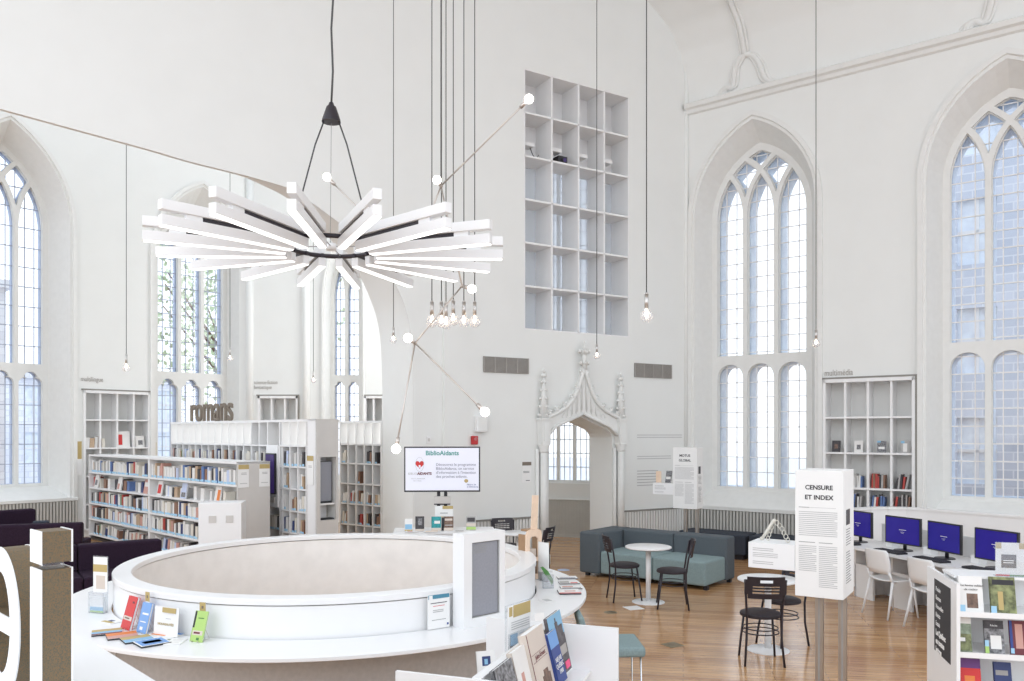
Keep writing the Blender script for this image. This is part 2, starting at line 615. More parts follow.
def gothic_window(name, origin, d, s, out, ins, depth, lights=3, lower='round', bar_cols=3, pitch=0.29, ext=0.36, extmat='mullion_blue', glass='window_glass', transom=(3.55, 3.72), mold=0.13, barmat='shelf_white'):
    """out = (half width, spring, apex, bottom) at the wall face, ins = the same at the glass"""
    root = sroot(name, wp(s, origin, d), ang(d))
    ohw, ozs, oza, ozb = out
    hw, zs, za, zb = ins
    O = arch(ohw, ozs, oza, ozb)
    F = arch(hw + 0.06, zs, za + 0.09, zb - 0.06)
    # splayed reveal with sloping sill
    m = MB()
    m.loft([(x, 0, z) for x, z in O], [(x, depth, z) for x, z in F], 'stone_paint', closed=True)
    m.build('window_reveal', root, recalc=False)
    # moulding round the opening
    if mold:
        m = MB()
        O2 = arch(ohw + mold, ozs, oza + mold * 1.25, ozb)
        m.loft([(x, -0.055, z) for x, z in O2], [(x, -0.055, z) for x, z in arch(ohw + mold * 0.45, ozs, oza + mold * 0.55, ozb)], 'stone_paint')
        m.loft([(x, 0.0, z) for x, z in O2], [(x, -0.055, z) for x, z in O2], 'stone_paint')
        m.loft([(x, -0.055, z) for x, z in arch(ohw + mold * 0.45, ozs, oza + mold * 0.55, ozb)], [(x, -0.02, z) for x, z in arch(ohw + mold * 0.35, ozs, oza + mold * 0.45, ozb)], 'stone_paint')
        m.loft([(x, -0.02, z) for x, z in arch(ohw + mold * 0.35, ozs, oza + mold * 0.45, ozb)], [(x, -0.02, z) for x, z in O], 'stone_paint')
        m.loft([(x, -0.02, z) for x, z in O], [(x, 0.002, z) for x, z in O], 'stone_paint')
        m.build('window_moulding', root)
    # tracery: lights with intersecting arcs above the transom, headed lights below
    bd = [-hw + 2 * hw * k / lights for k in range(lights + 1)]
    r = za - zs
    R = (hw * hw + r * r) / (2 * hw)
    def holes(mw):
        H = []
        N = 60
        for tier in range(1, lights + 1):
            for i in range(lights - tier + 1):
                Lp, Rp = [], []
                z0 = zs if tier > 1 else transom[1]
                zz = [transom[1]] if tier == 1 else []
                zz += [zs + r * 1.0 * k / N for k in range(0 if tier == 1 else 1, N + 1)]
                for z in zz:
                    t = max(0.0, z - zs)
                    q = math.sqrt(max(1e-9, R * R - t * t))
                    ins_ = mw / 2 * (R / q)
                    A = lambda k: bd[k] + R - q
                    B = lambda k: bd[k] - R + q
                    if tier == 1:
                        l, rr = A(i) + ins_, B(i + 1) - ins_
                    else:
                        l = max(A(i), B(i + tier - 1)) + ins_
                        rr = min(A(i + 1), B(i + tier)) - ins_
                    if rr - l > 0.012:
                        Lp.append((l, z))
                        Rp.append((rr, z))
                    elif Lp:
                        break
                if len(Lp) > 2:
                    zt = Lp[-1][1] + 0.01
                    H.append(Lp + [((Lp[-1][0] + Rp[-1][0]) / 2, zt)] + Rp[::-1])
        for i in range(lights):
            f = roundhead if lower == 'round' else trefoilhead
            H.append(f(bd[i] + mw / 2, bd[i + 1] - mw / 2, zb, transom[0]))
        return H
    m = MB()
    m.plate(arch(hw + 0.14, zs, za + 0.2, zb - 0.14), holes(0.085), depth - 0.01, depth + 0.05, 'stone_paint')
    m.plate(arch(hw + 0.10, zs, za + 0.14, zb - 0.10), holes(0.115 if lower == 'round' else 0.10), depth + 0.05, depth + 0.09, 'stone_paint')
    m.build('window_frame', root)
    m = MB()
    m.plate(arch(hw + 0.12, zs, za + 0.17, zb - 0.12), holes(0.105), depth + 0.14, depth + 0.14 + ext, extmat)
    m.build('outer_mullions', root)
    # glass and glazing bars
    m = MB()
    G = arch(hw + 0.05, zs, za + 0.06, zb - 0.03)
    m.faces([(x, depth + 0.115, z) for x, z in G], [tuple(range(len(G)))], glass)
    m.build('glass', root)
    m = MB()
    def top(x):
        x = abs(x)
        if x >= hw:
            return zs
        return zs + math.sqrt(max(0, R * R - (x + R - hw) ** 2))
    n = lights * (bar_cols)
    y0, y1 = depth + 0.085, depth + 0.105
    for k in range(1, n):
        x = -hw + 2 * hw * k / n
        m.b2((x - 0.008, y0, zb), (x + 0.008, y1, top(x)), barmat)
    z = zb + pitch
    while z < za - 0.05:
        w = hw if z <= zs else max(0.02, R - hw and (math.sqrt(max(0, R * R - (z - zs) ** 2)) - (R - hw)))
        m.b2((-w, y0, z - 0.009), (w, y1, z + 0.009), barmat)
        z += pitch
    m.build('glazing_bars', root)
    return root

def arch_hole(s, out):
    return [(x + s, z) for x, z in arch(out[0], out[1], out[2], out[3])]

RW_OUT = (1.12, 6.35, 8.0, 0.86)
RW_IN = (0.885, 6.35, 7.60, 1.21)
S1, S2 = 1.29, 5.29
MS0, MS1 = wx(823, CORNER, RD), wx(915.5, CORNER, RD)
b = MB()
b.plate([(0, 0), (11.5, 0), (11.5, 8.6), (0, 8.6)],
        [arch_hole(S1, RW_OUT), arch_hole(S2, RW_OUT), arch_hole(9.25, RW_OUT), [(MS0, 0.12), (MS0, 3.17), (MS1, 3.17), (MS1, 0.12)]], 0, 0.35, 'wall_paint')
place(structure(b.build('wall_right')), CORNER, AR)
for nm, s in (('window_1', S1), ('window_2', S2), ('window_3', 9.25)):
    gothic_window(nm, CORNER, RD, s, RW_OUT, RW_IN, 0.42, bar_cols=3, pitch=0.285,
                  glass='window_glass' if s == S1 else 'window_glass_aged')

# vault above the right wall, its cornice and its trefoiled ribs
VP = [(0, 8.54), (0.02, 8.85), (0.07, 9.2), (0.16, 9.55), (0.42, 9.95), (0.75, 10.2), (1.15, 10.45), (2.0, 10.75), (3.4, 11.1), (5.5, 11.45), (9, 11.7), (13, 11.8)]
def vault_at(d):
    for (a, za), (c, zc) in zip(VP, VP[1:]):
        if d <= c:
            t = (d - a) / (c - a)
            return za + (zc - za) * t
    return VP[-1][1]
b = MB()
fine = []
for k in range(len(VP) - 1):
    for j in range(4):
        t = j / 4
        fine.append((VP[k][0] + (VP[k + 1][0] - VP[k][0]) * t, VP[k][1] + (VP[k + 1][1] - VP[k][1]) * t))
fine.append(VP[-1])
b.loft([(-7, -d, z) for d, z in fine], [(11.5, -d, z) for d, z in fine], 'wall_paint', smooth=True)
b.loft([(-7, -d, z + 0.15) for d, z in fine], [(11.5, -d, z + 0.15) for d, z in fine], 'wall_paint', smooth=True)
place(structure(b.build('ceiling')), CORNER, AR)
b = MB()
prof = [(0, 8.36), (-0.05, 8.38), (-0.07, 8.44), (-0.13, 8.46), (-0.15, 8.53), (-0.12, 8.56), (0.0, 8.58)]
b.loft([(0.0, y, z) for y, z in prof], [(11.5, y, z) for y, z in prof], 'stone_paint')
b.b2((10.9, -0.02, 8.6), (10.95, 0, 8.7), 'stone_paint')
place(structure(b.build('trim_1')), CORNER, AR)

def vault_hit(px, py):
    """where the sight line of px, py meets the vault, as (s, d, z) of the right wall"""
    dirv = Vector(((px - 512) / FPX, 1, -(py - HOR) / FPX))
    n = Vector((-RD.y, RD.x, 0))
    lo = None
    t = 2.0
    while t < 40:
        p = Vector((0, 0, EYE)) + dirv * t
        rel = p - CORNER
        d = -(rel.dot(n))
        s = rel.dot(RD)
        if d < 0 or p.z > vault_at(max(0, d)):
            return (s, d, vault_at(max(0, d)))
        t += 0.01
    return None
rib_root = sroot('trim_2', CORNER, AR)
def rib(pxs, rad=0.05):
    P = []
    for q in pxs:
        h = vault_hit(*q)
        if h:
            P.append((h[0], -h[1] - 0.01, h[2] - 0.02))
    m = MB()
    # smooth the polyline
    S = []
    for k in range(len(P) - 1):
        p0, p1, p2, p3 = [Vector(P[max(0, min(len(P) - 1, k + o))]) for o in (-1, 0, 1, 2)]
        for j in range(5):
            t = j / 5
            S.append(0.5 * ((2 * p1) + (p2 - p0) * t + (2 * p0 - 5 * p1 + 4 * p2 - p3) * t * t + (3 * p1 - p0 - 3 * p2 + p3) * t ** 3))
    S.append(Vector(P[-1]))
    m.tube(S, rad, 'stone_paint', n=8)
    m.tube([p + Vector((0.07, 0, 0.0)) for p in S], rad * 0.55, 'stone_paint', n=6)
    m.tube([p - Vector((0.07, 0, 0.0)) for p in S], rad * 0.55, 'stone_paint', n=6)
    m.build('rib', rib_root)
rib([(724, -20), (733, 6), (740, 25), (745, 52)])
rib([(745, 52), (739, 60), (735, 70), (733, 80), (726, 84), (720, 93)])
rib([(745, 52), (753, 55), (760, 64), (765, 70), (773, 73), (781, 78)])
rib([(760, 68), (768, 72), (774, 76), (779, 79)], 0.03)
rib([(993, -12), (990, 5), (984, 12), (975, 16), (968, 24), (964, 30)])

# --- chancel wall with the grid niche, the Gothic doorway and the big arch on its left
N0, N1 = wx(524.2, CORNER, CD), wx(629, CORNER, CD)
NZ0, NZ1 = 4.0, 8.42
D0, D1 = wx(546, CORNER, CD), wx(612, CORNER, CD)
DC, DH = (D0 + D1) / 2, (D1 - D0) / 2
P0 = wx(466, CORNER, CD)
door_hole = [(D0, 0.0), (D0, 2.16), (D0 + 0.05, 2.24), (D0 + 0.14, 2.31), (DC, 2.53), (D1 - 0.14, 2.31), (D1 - 0.05, 2.24), (D1, 2.16), (D1, 0.0)]
b = MB()
b.plate([(P0, 0)] + door_hole + [(0.9, 0), (0.9, 13.2), (P0, 13.2)], [[(N0, NZ0), (N0, NZ1), (N1, NZ1), (N1, NZ0)]], 0, 0.67, 'wall_paint')
place(structure(b.build('wall_back')), CORNER, AC)
# the arch wall on the left
PX = [(415, 430), (415, 400), (414, 360), (412, 330), (407, 307), (400, 290), (388, 268), (370, 246), (350, 229), (330, 214), (311, 200), (293, 188.5), (262, 178.5), (232, 170.5), (190, 160), (153, 149), (113, 138), (73, 127), (0, 107), (-70, 88)]
curve0 = [(wx(px, CORNER, CD), wz(px, py, CORNER, CD)) for px, py in PX]
curve = []
for k in range(len(curve0) - 1):
    p0, p1, p2, p3 = [Vector(curve0[max(0, min(len(curve0) - 1, k + o))]) for o in (-1, 0, 1, 2)]
    for j in range(4):
        t = j / 4
        v = 0.5 * ((2 * p1) + (p2 - p0) * t + (2 * p0 - 5 * p1 + 4 * p2 - p3) * t * t + (3 * p1 - p0 - 3 * p2 + p3) * t ** 3)
        curve.append((v.x, v.y))
curve.append(curve0[-1])
PA, PB = wx(415, CORNER, CD), wx(444, CORNER, CD)
b = MB()
b.plate([(PA, 0)] + curve + [(curve[-1][0], 13.2), (P0 + 0.0, 13.2), (P0, 0)], [], 0.06, 0.10, 'wall_paint')
inner = []
jam = [(PA, 0.0)] + curve
for x, z in jam:
    t = max(0.0, min(1.0, (PA - x) / 2.6))
    inner.append((x, 1.35 - 1.22 * t, z))
b.loft([(x, 0.09, z) for x, z in jam], inner, 'wall_paint', smooth=True)
b.loft(inner, [(x + 0.6, y + 0.02, z + 0.25 if z > 0.1 else z) for x, y, z in inner], 'wall_paint')
place(structure(b.build('wall_arch')), CORNER, AC)
b = MB()     # pale shaft between the two
b.plate([(PB, 0), (PB, 13.2), (P0 + 0.03, 13.2), (P0 + 0.03, 0)], [], -0.012, 0.2, 'wall_paint')
place(structure(b.build('trim_3')), CORNER, AC)
b = MB()     # corner shaft where chancel and right wall meet
for px in (686,):
    s = wx(px, CORNER, CD)
    b.cyl((s, 0.0, 0), (s, 0.0, 13), 0.05, 'wall_paint', n=12)
place(structure(b.build('trim_4')), CORNER, AC)

# --- left wall and the apse behind the arch
L1C = wx(45, LO, LD, 0.6) - 0.815
L1O = (wx(70, LO, LD) - L1C, 6.6, 8.62, 0.86)
L2C = (wx(158, LO, LD, 0.6) + wx(226, LO, LD, 0.6)) / 2 - 0.04
L2H = (wx(226, LO, LD, 0.6) - wx(158, LO, LD, 0.6)) / 2
L2O = (L2H + 0.27, 6.35, 8.15, 0.86)
LEND = wx(247, LO, LD)
ML0, ML1 = wx(83, LO, LD), wx(150, LO, LD)
b = MB()
b.plate([(-7.5, 0), (LEND, 0), (LEND, 9.3), (-7.5, 9.3)],
        [arch_hole(L1C, L1O), arch_hole(L2C, L2O), [(ML0, 0.12), (ML0, 3.17), (ML1, 3.17), (ML1, 0.12)]], 0, 0.35, 'wall_paint')
place(structure(b.build('wall_left')), LO, AL)
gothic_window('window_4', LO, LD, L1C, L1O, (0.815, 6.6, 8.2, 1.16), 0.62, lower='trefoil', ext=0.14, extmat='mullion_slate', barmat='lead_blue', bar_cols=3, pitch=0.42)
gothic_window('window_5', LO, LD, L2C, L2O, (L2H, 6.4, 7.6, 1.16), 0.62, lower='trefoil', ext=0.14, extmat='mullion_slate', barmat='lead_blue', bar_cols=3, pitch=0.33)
BO = wp(LEND, LO, LD)
BD = Vector((1, 0, 0))
WB = wx(346.5, BO, BD, 0.4)
WBO = (0.47, 5.6, 7.3, 0.86)
SF0, SF1 = wx(258, BO, BD), wx(298, BO, BD)
SG0, SG1 = wx(364, BO, BD), wx(392, BO, BD)
b = MB()
b.plate([(-0.2, 0), (5.9, 0), (5.9, 9.3), (-0.2, 9.3)],
        [arch_hole(WB, WBO), [(SF0, 0.12), (SF0, 3.17), (SF1, 3.17), (SF1, 0.12)], [(SG0, 0.12), (SG0, 3.17), (SG1, 3.17), (SG1, 0.12)]], 0, 0.35, 'wall_paint')
place(structure(b.build('wall_apse')), BO, 0)
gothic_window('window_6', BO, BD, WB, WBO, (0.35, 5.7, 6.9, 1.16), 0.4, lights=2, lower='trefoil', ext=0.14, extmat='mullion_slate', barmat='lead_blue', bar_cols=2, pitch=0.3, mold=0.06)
b = MB()
for px in (250, 306):
    s = wx(px, BO, BD)
    b.cyl((s, 0, 0), (s, 0, 9.2), 0.09, 'wall_paint', n=12)
structure(b.build('trim_5')).location = BO


# --- room behind the doorway: one more wall with a tall window
VO = on(540, 433, 17.55)
VO.z = 0
VD = Vector((0.952, -0.305, 0)).normalized()
VW0, VW1 = wx(541, VO, VD), wx(590, VO, VD)
vc = (VW0 + VW1) / 2
hwv = (VW1 - VW0) / 2
b = MB()
b.plate([(-2.6, 0), (3.6, 0), (3.6, 9.6), (-2.6, 9.6)], [[(vc - hwv, 1.16), (vc - hwv, 8.3), (vc + hwv, 8.3), (vc + hwv, 1.16)]], 0, 0.3, 'wall_paint')
place(structure(b.build('wall_vestibule')), VO, ang(VD))
root = sroot('window_7', VO, ang(VD))
b = MB()
hl = []
for k in range(3):
    a = vc - hwv + 2 * hwv * k / 3 + 0.035
    hl.append([(a, 1.22), (a, 8.24), (a + 2 * hwv / 3 - 0.07, 8.24), (a + 2 * hwv / 3 - 0.07, 1.22)])
b.plate([(vc - hwv, 1.16), (vc - hwv, 8.3), (vc + hwv, 8.3), (vc + hwv, 1.16)], hl, 0.08, 0.16, 'stone_paint')
b.build('window_frame', root)
b = MB()
z = 1.5
while z < 8.2:
    b.b2((vc - hwv, 0.17, z - 0.01), (vc + hwv, 0.19, z + 0.01), 'mullion_blue')
    z += 0.3
for k in range(1, 9):
    x = vc - hwv + 2 * hwv * k / 9
    b.b2((x - 0.009, 0.17, 1.16), (x + 0.009, 0.19, 8.3), 'mullion_blue')
b.build('glazing_bars', root)
b = MB()
b.faces([(vc - hwv, 0.2, 1.16), (vc + hwv, 0.2, 1.16), (vc + hwv, 0.2, 8.3), (vc - hwv, 0.2, 8.3)], [(0, 1, 2, 3)], 'window_glass')
b.build('glass', root)

# --- ribbed heater covers and their sills
def ribbed(name, origin, d, s0, s1, depth=0.07, h=0.80, cap=0.06, bars='rib_grey', back='rib_gap', capmat='stone_paint'):
    m = MB()
    m.b2((s0, -depth * 0.55, 0.04), (s1, 0.0, h), back)
    n = int((s1 - s0) / 0.062)
    for k in range(n):
        x = s0 + (k + 0.5) * (s1 - s0) / n
        m.b2((x - 0.019, -depth, 0.06), (x + 0.019, -depth * 0.5, h - 0.01), bars)
    m.b2((s0, -depth - 0.015, h), (s1, 0.01, h + cap), capmat)
    m.b2((s0, -depth - 0.004, 0), (s1, 0, 0.06), 'rib_grey')
    o = structure(m.build(name))
    return place(o, origin, ang(d))
ribbed('trim_6', CORNER, RD, 0.05, 2.45)
ribbed('trim_7', CORNER, RD, 4.1, 8.0)
ribbed('trim_8', CORNER, CD, D1 + 0.22, -0.06, depth=0.05, cap=0.02, capmat='rib_gap', bars='shelf_back', back='rib_grey')
ribbed('trim_9', CORNER, CD, P0 + 0.05, D0 - 0.2, depth=0.05, cap=0.02, capmat='rib_gap', bars='shelf_back', back='rib_grey')
ribbed('trim_10', LO, LD, -7.4, 0.0)
ribbed('trim_11', VO, VD, -2.0, 3.0, depth=0.03, cap=0.02, bars='rib_grey', back='rib_grey')

# --- Gothic door surround
dr = sroot('door_1', CORNER, AC)
def pinnacle(m, x, z0, z1, w):
    m.cyl((x, -0.09, z0), (x, -0.09, z1 - 0.12), w, 'stone_paint', r2=w * 0.22, n=8)
    n = 5
    for k in range(n):
        zz = z0 + (z1 - 0.15 - z0) * (k + 0.4) / n
        rr = w * (1 - 0.75 * (k + 0.4) / n)
        for sx_ in (-1, 1):
            m.sphere((x + sx_ * (rr + 0.012), -0.09, zz), 0.026, 'stone_paint', n=8)
        m.sphere((x, -0.09 - rr - 0.01, zz), 0.024, 'stone_paint', n=8)
    m.sphere((x, -0.09, z1 - 0.12), 0.055, 'stone_paint', n=10, scale=(1, 1, 0.7))
    m.sphere((x, -0.09, z1 - 0.045), 0.032, 'stone_paint', n=10)
    m.cyl((x, -0.09, z1 - 0.05), (x, -0.09, z1 + 0.02), 0.018, 'stone_paint', r2=0.004, n=8)
for px in (541.0, 617.7):
    x = wx(px, CORNER, CD)
    m = MB()
    m.cyl((x, -0.09, 0.25), (x, -0.09, 1.93), 0.062, 'stone_paint', n=14)
    m.lathe([(0.062, 1.90), (0.08, 1.93), (0.075, 1.97), (0.10, 2.02), (0.10, 2.05), (0.06, 2.06)], 'stone_paint', n=14, c=(x, -0.09, 0))
    m.lathe([(0.11, 0.0), (0.11, 0.16), (0.085, 0.2), (0.085, 0.23), (0.062, 0.27)], 'stone_paint', n=14, c=(x, -0.09, 0))
    for q in (-0.095, 0.095):
        m.cyl((x + q, -0.03, 0), (x + q, -0.03, 1.97), 0.035, 'stone_paint', n=10)
    m.build('shaft', dr)
    m = MB()
    m.box((x, -0.09, 2.25), (0.17, 0.17, 0.42), 'stone_paint')
    m.box((x, -0.18, 2.26), (0.09, 0.012, 0.32), 'wall_paint')
    m.box((x, -0.09, 2.475), (0.21, 0.2, 0.035), 'stone_paint')
    pinnacle(m, x, 2.49, 3.34, 0.085)
    m.build('pinnacle', dr)
# ogee gable over the door
def ogee(t):
    """t 0 at the springing, 1 at the tip: height above the shoulders"""
    return 2.49 + 0.92 * (0.30 * t + 0.12 * t ** 2 + 0.58 * t ** 5)
XL, XR = wx(541, CORNER, CD), wx(617.7, CORNER, CD)
XC = (XL + XR) / 2
def side(sg, off=0.0):
    X0 = XL if sg < 0 else XR
    return [(X0 + (XC - X0) * t, ogee(t) + off) for t in [k / 16 for k in range(17)]]
top = side(-1) + side(1)[::-1][1:]
low = [(D0 - 0.03, 2.20), (D0 + 0.14, 2.36), (DC, 2.58), (D1 - 0.14, 2.36), (D1 + 0.03, 2.20)]
m = MB()
m.prism(top + [(XR, 2.1)] + low[::-1] + [(XL, 2.1)], -0.10, 0.0, 'stone_paint')
m.build('gable', dr)
m = MB()
for sg in (-1, 1):
    m.tube([(x, -0.12, z) for x, z in side(sg)], 0.034, 'stone_paint', n=8)
    m.tube([(x, -0.11, z) for x, z in (low[:3] if sg < 0 else low[2:])], 0.028, 'stone_paint', n=8)
m.build('hood_moulding', dr)
m = MB()
for k in range(-6, 7):      # blind panels on the gable
    x = XC + k * 0.105
    t = 1 - abs(k * 0.105) / (XC - XL)
    zt = ogee(t) - 0.07
    zl = 2.58 - abs(k) * 0.105 * 0.33 + 0.06
    if zt - zl > 0.09:
        m.tube([(x - 0.042, -0.105, zl), (x - 0.042, -0.105, zt - 0.06), (x, -0.105, zt - 0.01), (x + 0.042, -0.105, zt - 0.06), (x + 0.042, -0.105, zl)], 0.009, 'stone_paint', n=6)
m.build('blind_tracery', dr)
for sg in (-1, 1):
    pts = side(sg)
    for k in (2, 5, 8, 11, 13, 15):
        x, z = pts[k]
        m = MB()
        m.sphere((x, -0.12, z + 0.05), 0.038, 'stone_paint', n=10, scale=(1.2, 1, 0.8))
        m.sphere((x - sg * 0.0 + sg * 0.035, -0.12, z + 0.085), 0.024, 'stone_paint', n=8)
        m.sphere((x + sg * -0.02, -0.13, z + 0.09), 0.02, 'stone_paint', n=8)
        m.build('crocket', dr)
m = MB()
m.cyl((XC, -0.12, 3.36), (XC, -0.12, 3.72), 0.045, 'stone_paint', r2=0.03, n=10)
for z, w in ((3.46, 0.075), (3.66, 0.10)):
    m.sphere((XC, -0.12, z), w * 0.75, 'stone_paint', n=12, scale=(1, 1, 0.6))
    for a in range(6):
        t = a * math.pi / 3
        m.sphere((XC + w * math.cos(t), -0.12 + w * 0.8 * math.sin(t), z + 0.01), 0.032, 'stone_paint', n=8)
m.cyl((XC, -0.12, 3.70), (XC, -0.12, 3.86), 0.035, 'stone_paint', r2=0.012, n=10)
m.sphere((XC, -0.12, 3.80), 0.035, 'stone_paint', n=10)
m.build('finial', dr)

# --- outside the windows: street fronts and trees
def facade(name, c, w, h, dpt, rz, m_, label, rows, cols, base=1.0, dark='dark_plastic'):
    root = thing(name, label, 'building', (c[0], c[1], -0.5), rz)
    q = MB()
    wl = []
    ww, wh = w / cols * 0.42, h / rows * 0.55
    for i in range(cols):
        for j in range(rows):
            x = -w / 2 + (i + 0.5) * w / cols
            z = base + (j + 0.5) * (h - base) / rows
            wl.append((x, z))
    q.plate([(-w / 2, 0), (w / 2, 0), (w / 2, h), (-w / 2, h)],
            [[(x - ww / 2, z - wh / 2), (x - ww / 2, z + wh / 2), (x + ww / 2, z + wh / 2), (x + ww / 2, z - wh / 2)] for x, z in wl], 0, 0.3, m_)
    q.b2((-w / 2, 0.3, 0), (w / 2, dpt, h), m_)
    q.b2((-w / 2 - 0.2, -0.2, h), (w / 2 + 0.2, dpt + 0.2, h + 0.25), m_)
    q.build('front', root)
    for x, z in wl:
        q = MB()
        q.b2((x - ww / 2, 0.14, z - wh / 2), (x + ww / 2, 0.2, z + wh / 2), 'mullion_blue')
        q.b2((x - ww / 2, 0.10, z - 0.04), (x + ww / 2, 0.14, z + 0.04), 'shelf_white')
        q.b2((x - 0.04, 0.10, z - wh / 2), (x + 0.04, 0.14, z + wh / 2), 'shelf_white')
        q.build('window', root)
    return root
p = wp(6.0, CORNER, RD, 7.5)
facade('stone_building', (p.x, p.y), 10, 11.5, 5, AR, 'blue_stone', 'blue-grey stone building seen through the far right window', 4, 5)
p = wp(-4.5, LO, LD, 11)
facade('pale_building', (p.x, p.y), 12, 7.4, 5, AL, 'pale_stone', 'pale building seen through the far left window', 3, 5)
p = wp(7.5, LO, LD, 22)
facade('low_building', (p.x, p.y), 10, 5.2, 5, AL, 'pale_stone', 'low pale building below the tree, seen through the window beside the tall bookcase', 2, 5)
def tree(c, h, r, label, seed, rz=0):
    rng = random.Random(seed)
    root = thing('tree', label, 'tree', (c[0], c[1], -0.5))
    q = MB()
    q.cyl((0, 0, 0), (0, 0, h * 0.6), 0.22, 'brown_print', r2=0.1, n=10)
    for k in range(7):
        a = rng.random() * 6.28
        q.cyl((0, 0, h * 0.35 + k * 0.25), (r * 0.6 * math.cos(a), r * 0.6 * math.sin(a), h * 0.6 + k * 0.3), 0.07, 'brown_print', r2=0.02, n=6)
    q.build('trunk', root)
    q = MB()
    V, Fc = [], []
    for k in range(2600):
        u = Vector((rng.gauss(0, 1), rng.gauss(0, 1), rng.gauss(0, 1))).normalized() * (rng.random() ** 0.45)
        p_ = Vector((u.x * r, u.y * r, h * 0.66 + u.z * h * 0.36))
        a, b_ = Vector((rng.uniform(-1, 1), rng.uniform(-1, 1), rng.uniform(-1, 1))).normalized(), None
        b_ = a.orthogonal().normalized()
        s_ = rng.uniform(0.07, 0.15)
        i = len(V)
        V += [p_ + a * s_, p_ + b_ * s_ * 0.6, p_ - a * s_, p_ - b_ * s_ * 0.6]
        Fc.append((i, i + 1, i + 2, i + 3))
    q.faces(V, Fc, 'foliage')
    q.build('crown', root, recalc=False)
    return root
mat('foliage', (0.60, 0.70, 0.50), 0.8, noise=0.3, scale=3)
tree((-9.3, 27.0), 11.0, 3.7, 'light green leafy tree outside the window beside the tall bookcase', 3)
p = wp(-9.0, BO, BD, 0)

# ================================================================== BOOKCASES AND THEIR BOOKS
mat('c_cream', (0.74, 0.70, 0.62), 0.6); mat('c_white', (0.80, 0.79, 0.77), 0.6); mat('c_grey', (0.42, 0.41, 0.40), 0.6)
mat('c_black', (0.05, 0.045, 0.05), 0.5); mat('c_red', (0.45, 0.06, 0.05), 0.5); mat('c_brown', (0.27, 0.15, 0.10), 0.6)
mat('c_blue', (0.12, 0.20, 0.42), 0.5); mat('c_navy', (0.03, 0.05, 0.16), 0.5); mat('c_tan', (0.52, 0.38, 0.26), 0.6)
mat('c_salmon', (0.60, 0.33, 0.28), 0.6); mat('c_green', (0.14, 0.26, 0.14), 0.5); mat('c_lilac', (0.55, 0.62, 0.80), 0.6)
COLOURS = [('c_cream', 'cream', 22), ('c_white', 'white', 34), ('c_grey', 'grey', 14), ('c_black', 'black', 11), ('c_red', 'red', 3),
           ('c_brown', 'brown', 6), ('c_blue', 'blue', 2), ('c_navy', 'dark blue', 5), ('c_tan', 'tan', 6), ('c_salmon', 'salmon pink', 4),
           ('c_green', 'dark green', 1), ('c_lilac', 'pale blue', 4)]
CW = [c[2] for c in COLOURS]
BOOKS = []

def row_books(root_m, x0, x1, y0, z0, hmax, rng, where, group, tmin=0.06, tmax=0.10, dep=0.17, gap=0.0, lean=0.05, sticker=True, colours=None):
    """a row of upright books in the frame root_m; y0 is the plane of the spines"""
    x = x0
    while x < x1 - tmin:
        if rng.random() < gap:
            x += rng.uniform(0.08, 0.22)
            continue
        t = rng.uniform(tmin, tmax)
        if x + t > x1:
            break
        h = hmax * rng.uniform(0.70, 0.96)
        ci = colours if colours is not None else rng.choices(COLOURS, CW)[0]
        if colours is not None:
            ci = rng.choice(colours)
        ln = rng.uniform(-0.02, lean) if lean else 0
        BOOKS.append((root_m @ Matrix.Translation((x, y0 + rng.uniform(0, 0.02), z0)) @ Matrix.Rotation(ln, 4, 'Y'), t * 0.93, dep, h, ci, where, group, sticker))
        x += t + abs(ln) * h * 0.3
def book_mesh(ci, sticker):
    m = MB()
    c = ci[0]
    m.b2((0, 0, 0), (1, 0.06, 1), c)
    m.b2((0, 0.06, 0), (0.12, 1, 1), c)
    m.b2((0.88, 0.06, 0), (1, 1, 1), c)
    m.b2((0.12, 0.06, 0.02), (0.88, 0.96, 0.97), 'paper')
    if sticker:
        m.b2((0.02, -0.015, 0.02), (0.98, 0.0, 0.17), 'sticker_blue')
    return m

def frame_m(origin, d):
    return Matrix.Translation(origin) @ Matrix.Rotation(ang(d), 4, 'Z')

# --- long low white bookcase
ED = Vector((1.046, -1, 0)).normalized()
B0 = Vector((-8.96, 17.06, 0))
LEN = 6.42
SZ = [0.12, 0.44, 0.77, 1.10, 1.42]
TOPZ = 1.75
DIV = 3.07
bc = thing('bookcase', 'long low white double-sided bookcase with five shelves of novels', 'bookcase', B0, ang(ED))
m = MB()
m.b2((-0.03, 0, 0.0), (0.0, 0.56, TOPZ), 'shelf_white')
m.b2((DIV - 0.035, 0.0, 0.04), (DIV + 0.035, 0.56, TOPZ), 'shelf_white')
m.b2((-0.03, 0.0, TOPZ), (LEN + 0.03, 0.56, TOPZ + 0.035), 'shelf_white')
m.b2((0, 0.265, 0.05), (LEN, 0.295, TOPZ), 'shelf_back')
m.b2((0, 0.03, 0.0), (LEN, 0.53, 0.05), 'dark_plastic')
m.build('carcass', bc)
m = MB()
m.b2((LEN, 0, 0), (LEN + 0.03, 0.56, TOPZ + 0.036), 'grey_panel')
m.build('end_panel', bc)
for z in SZ:
    m = MB()
    m.b2((0, 0.0, z - 0.03), (LEN, 0.56, z), 'shelf_white')
    m.build('shelf', bc)
BM = frame_m(B0, ED)
WH = ['bottom row', 'second row from the bottom', 'middle row', 'second row from the top', 'top row']
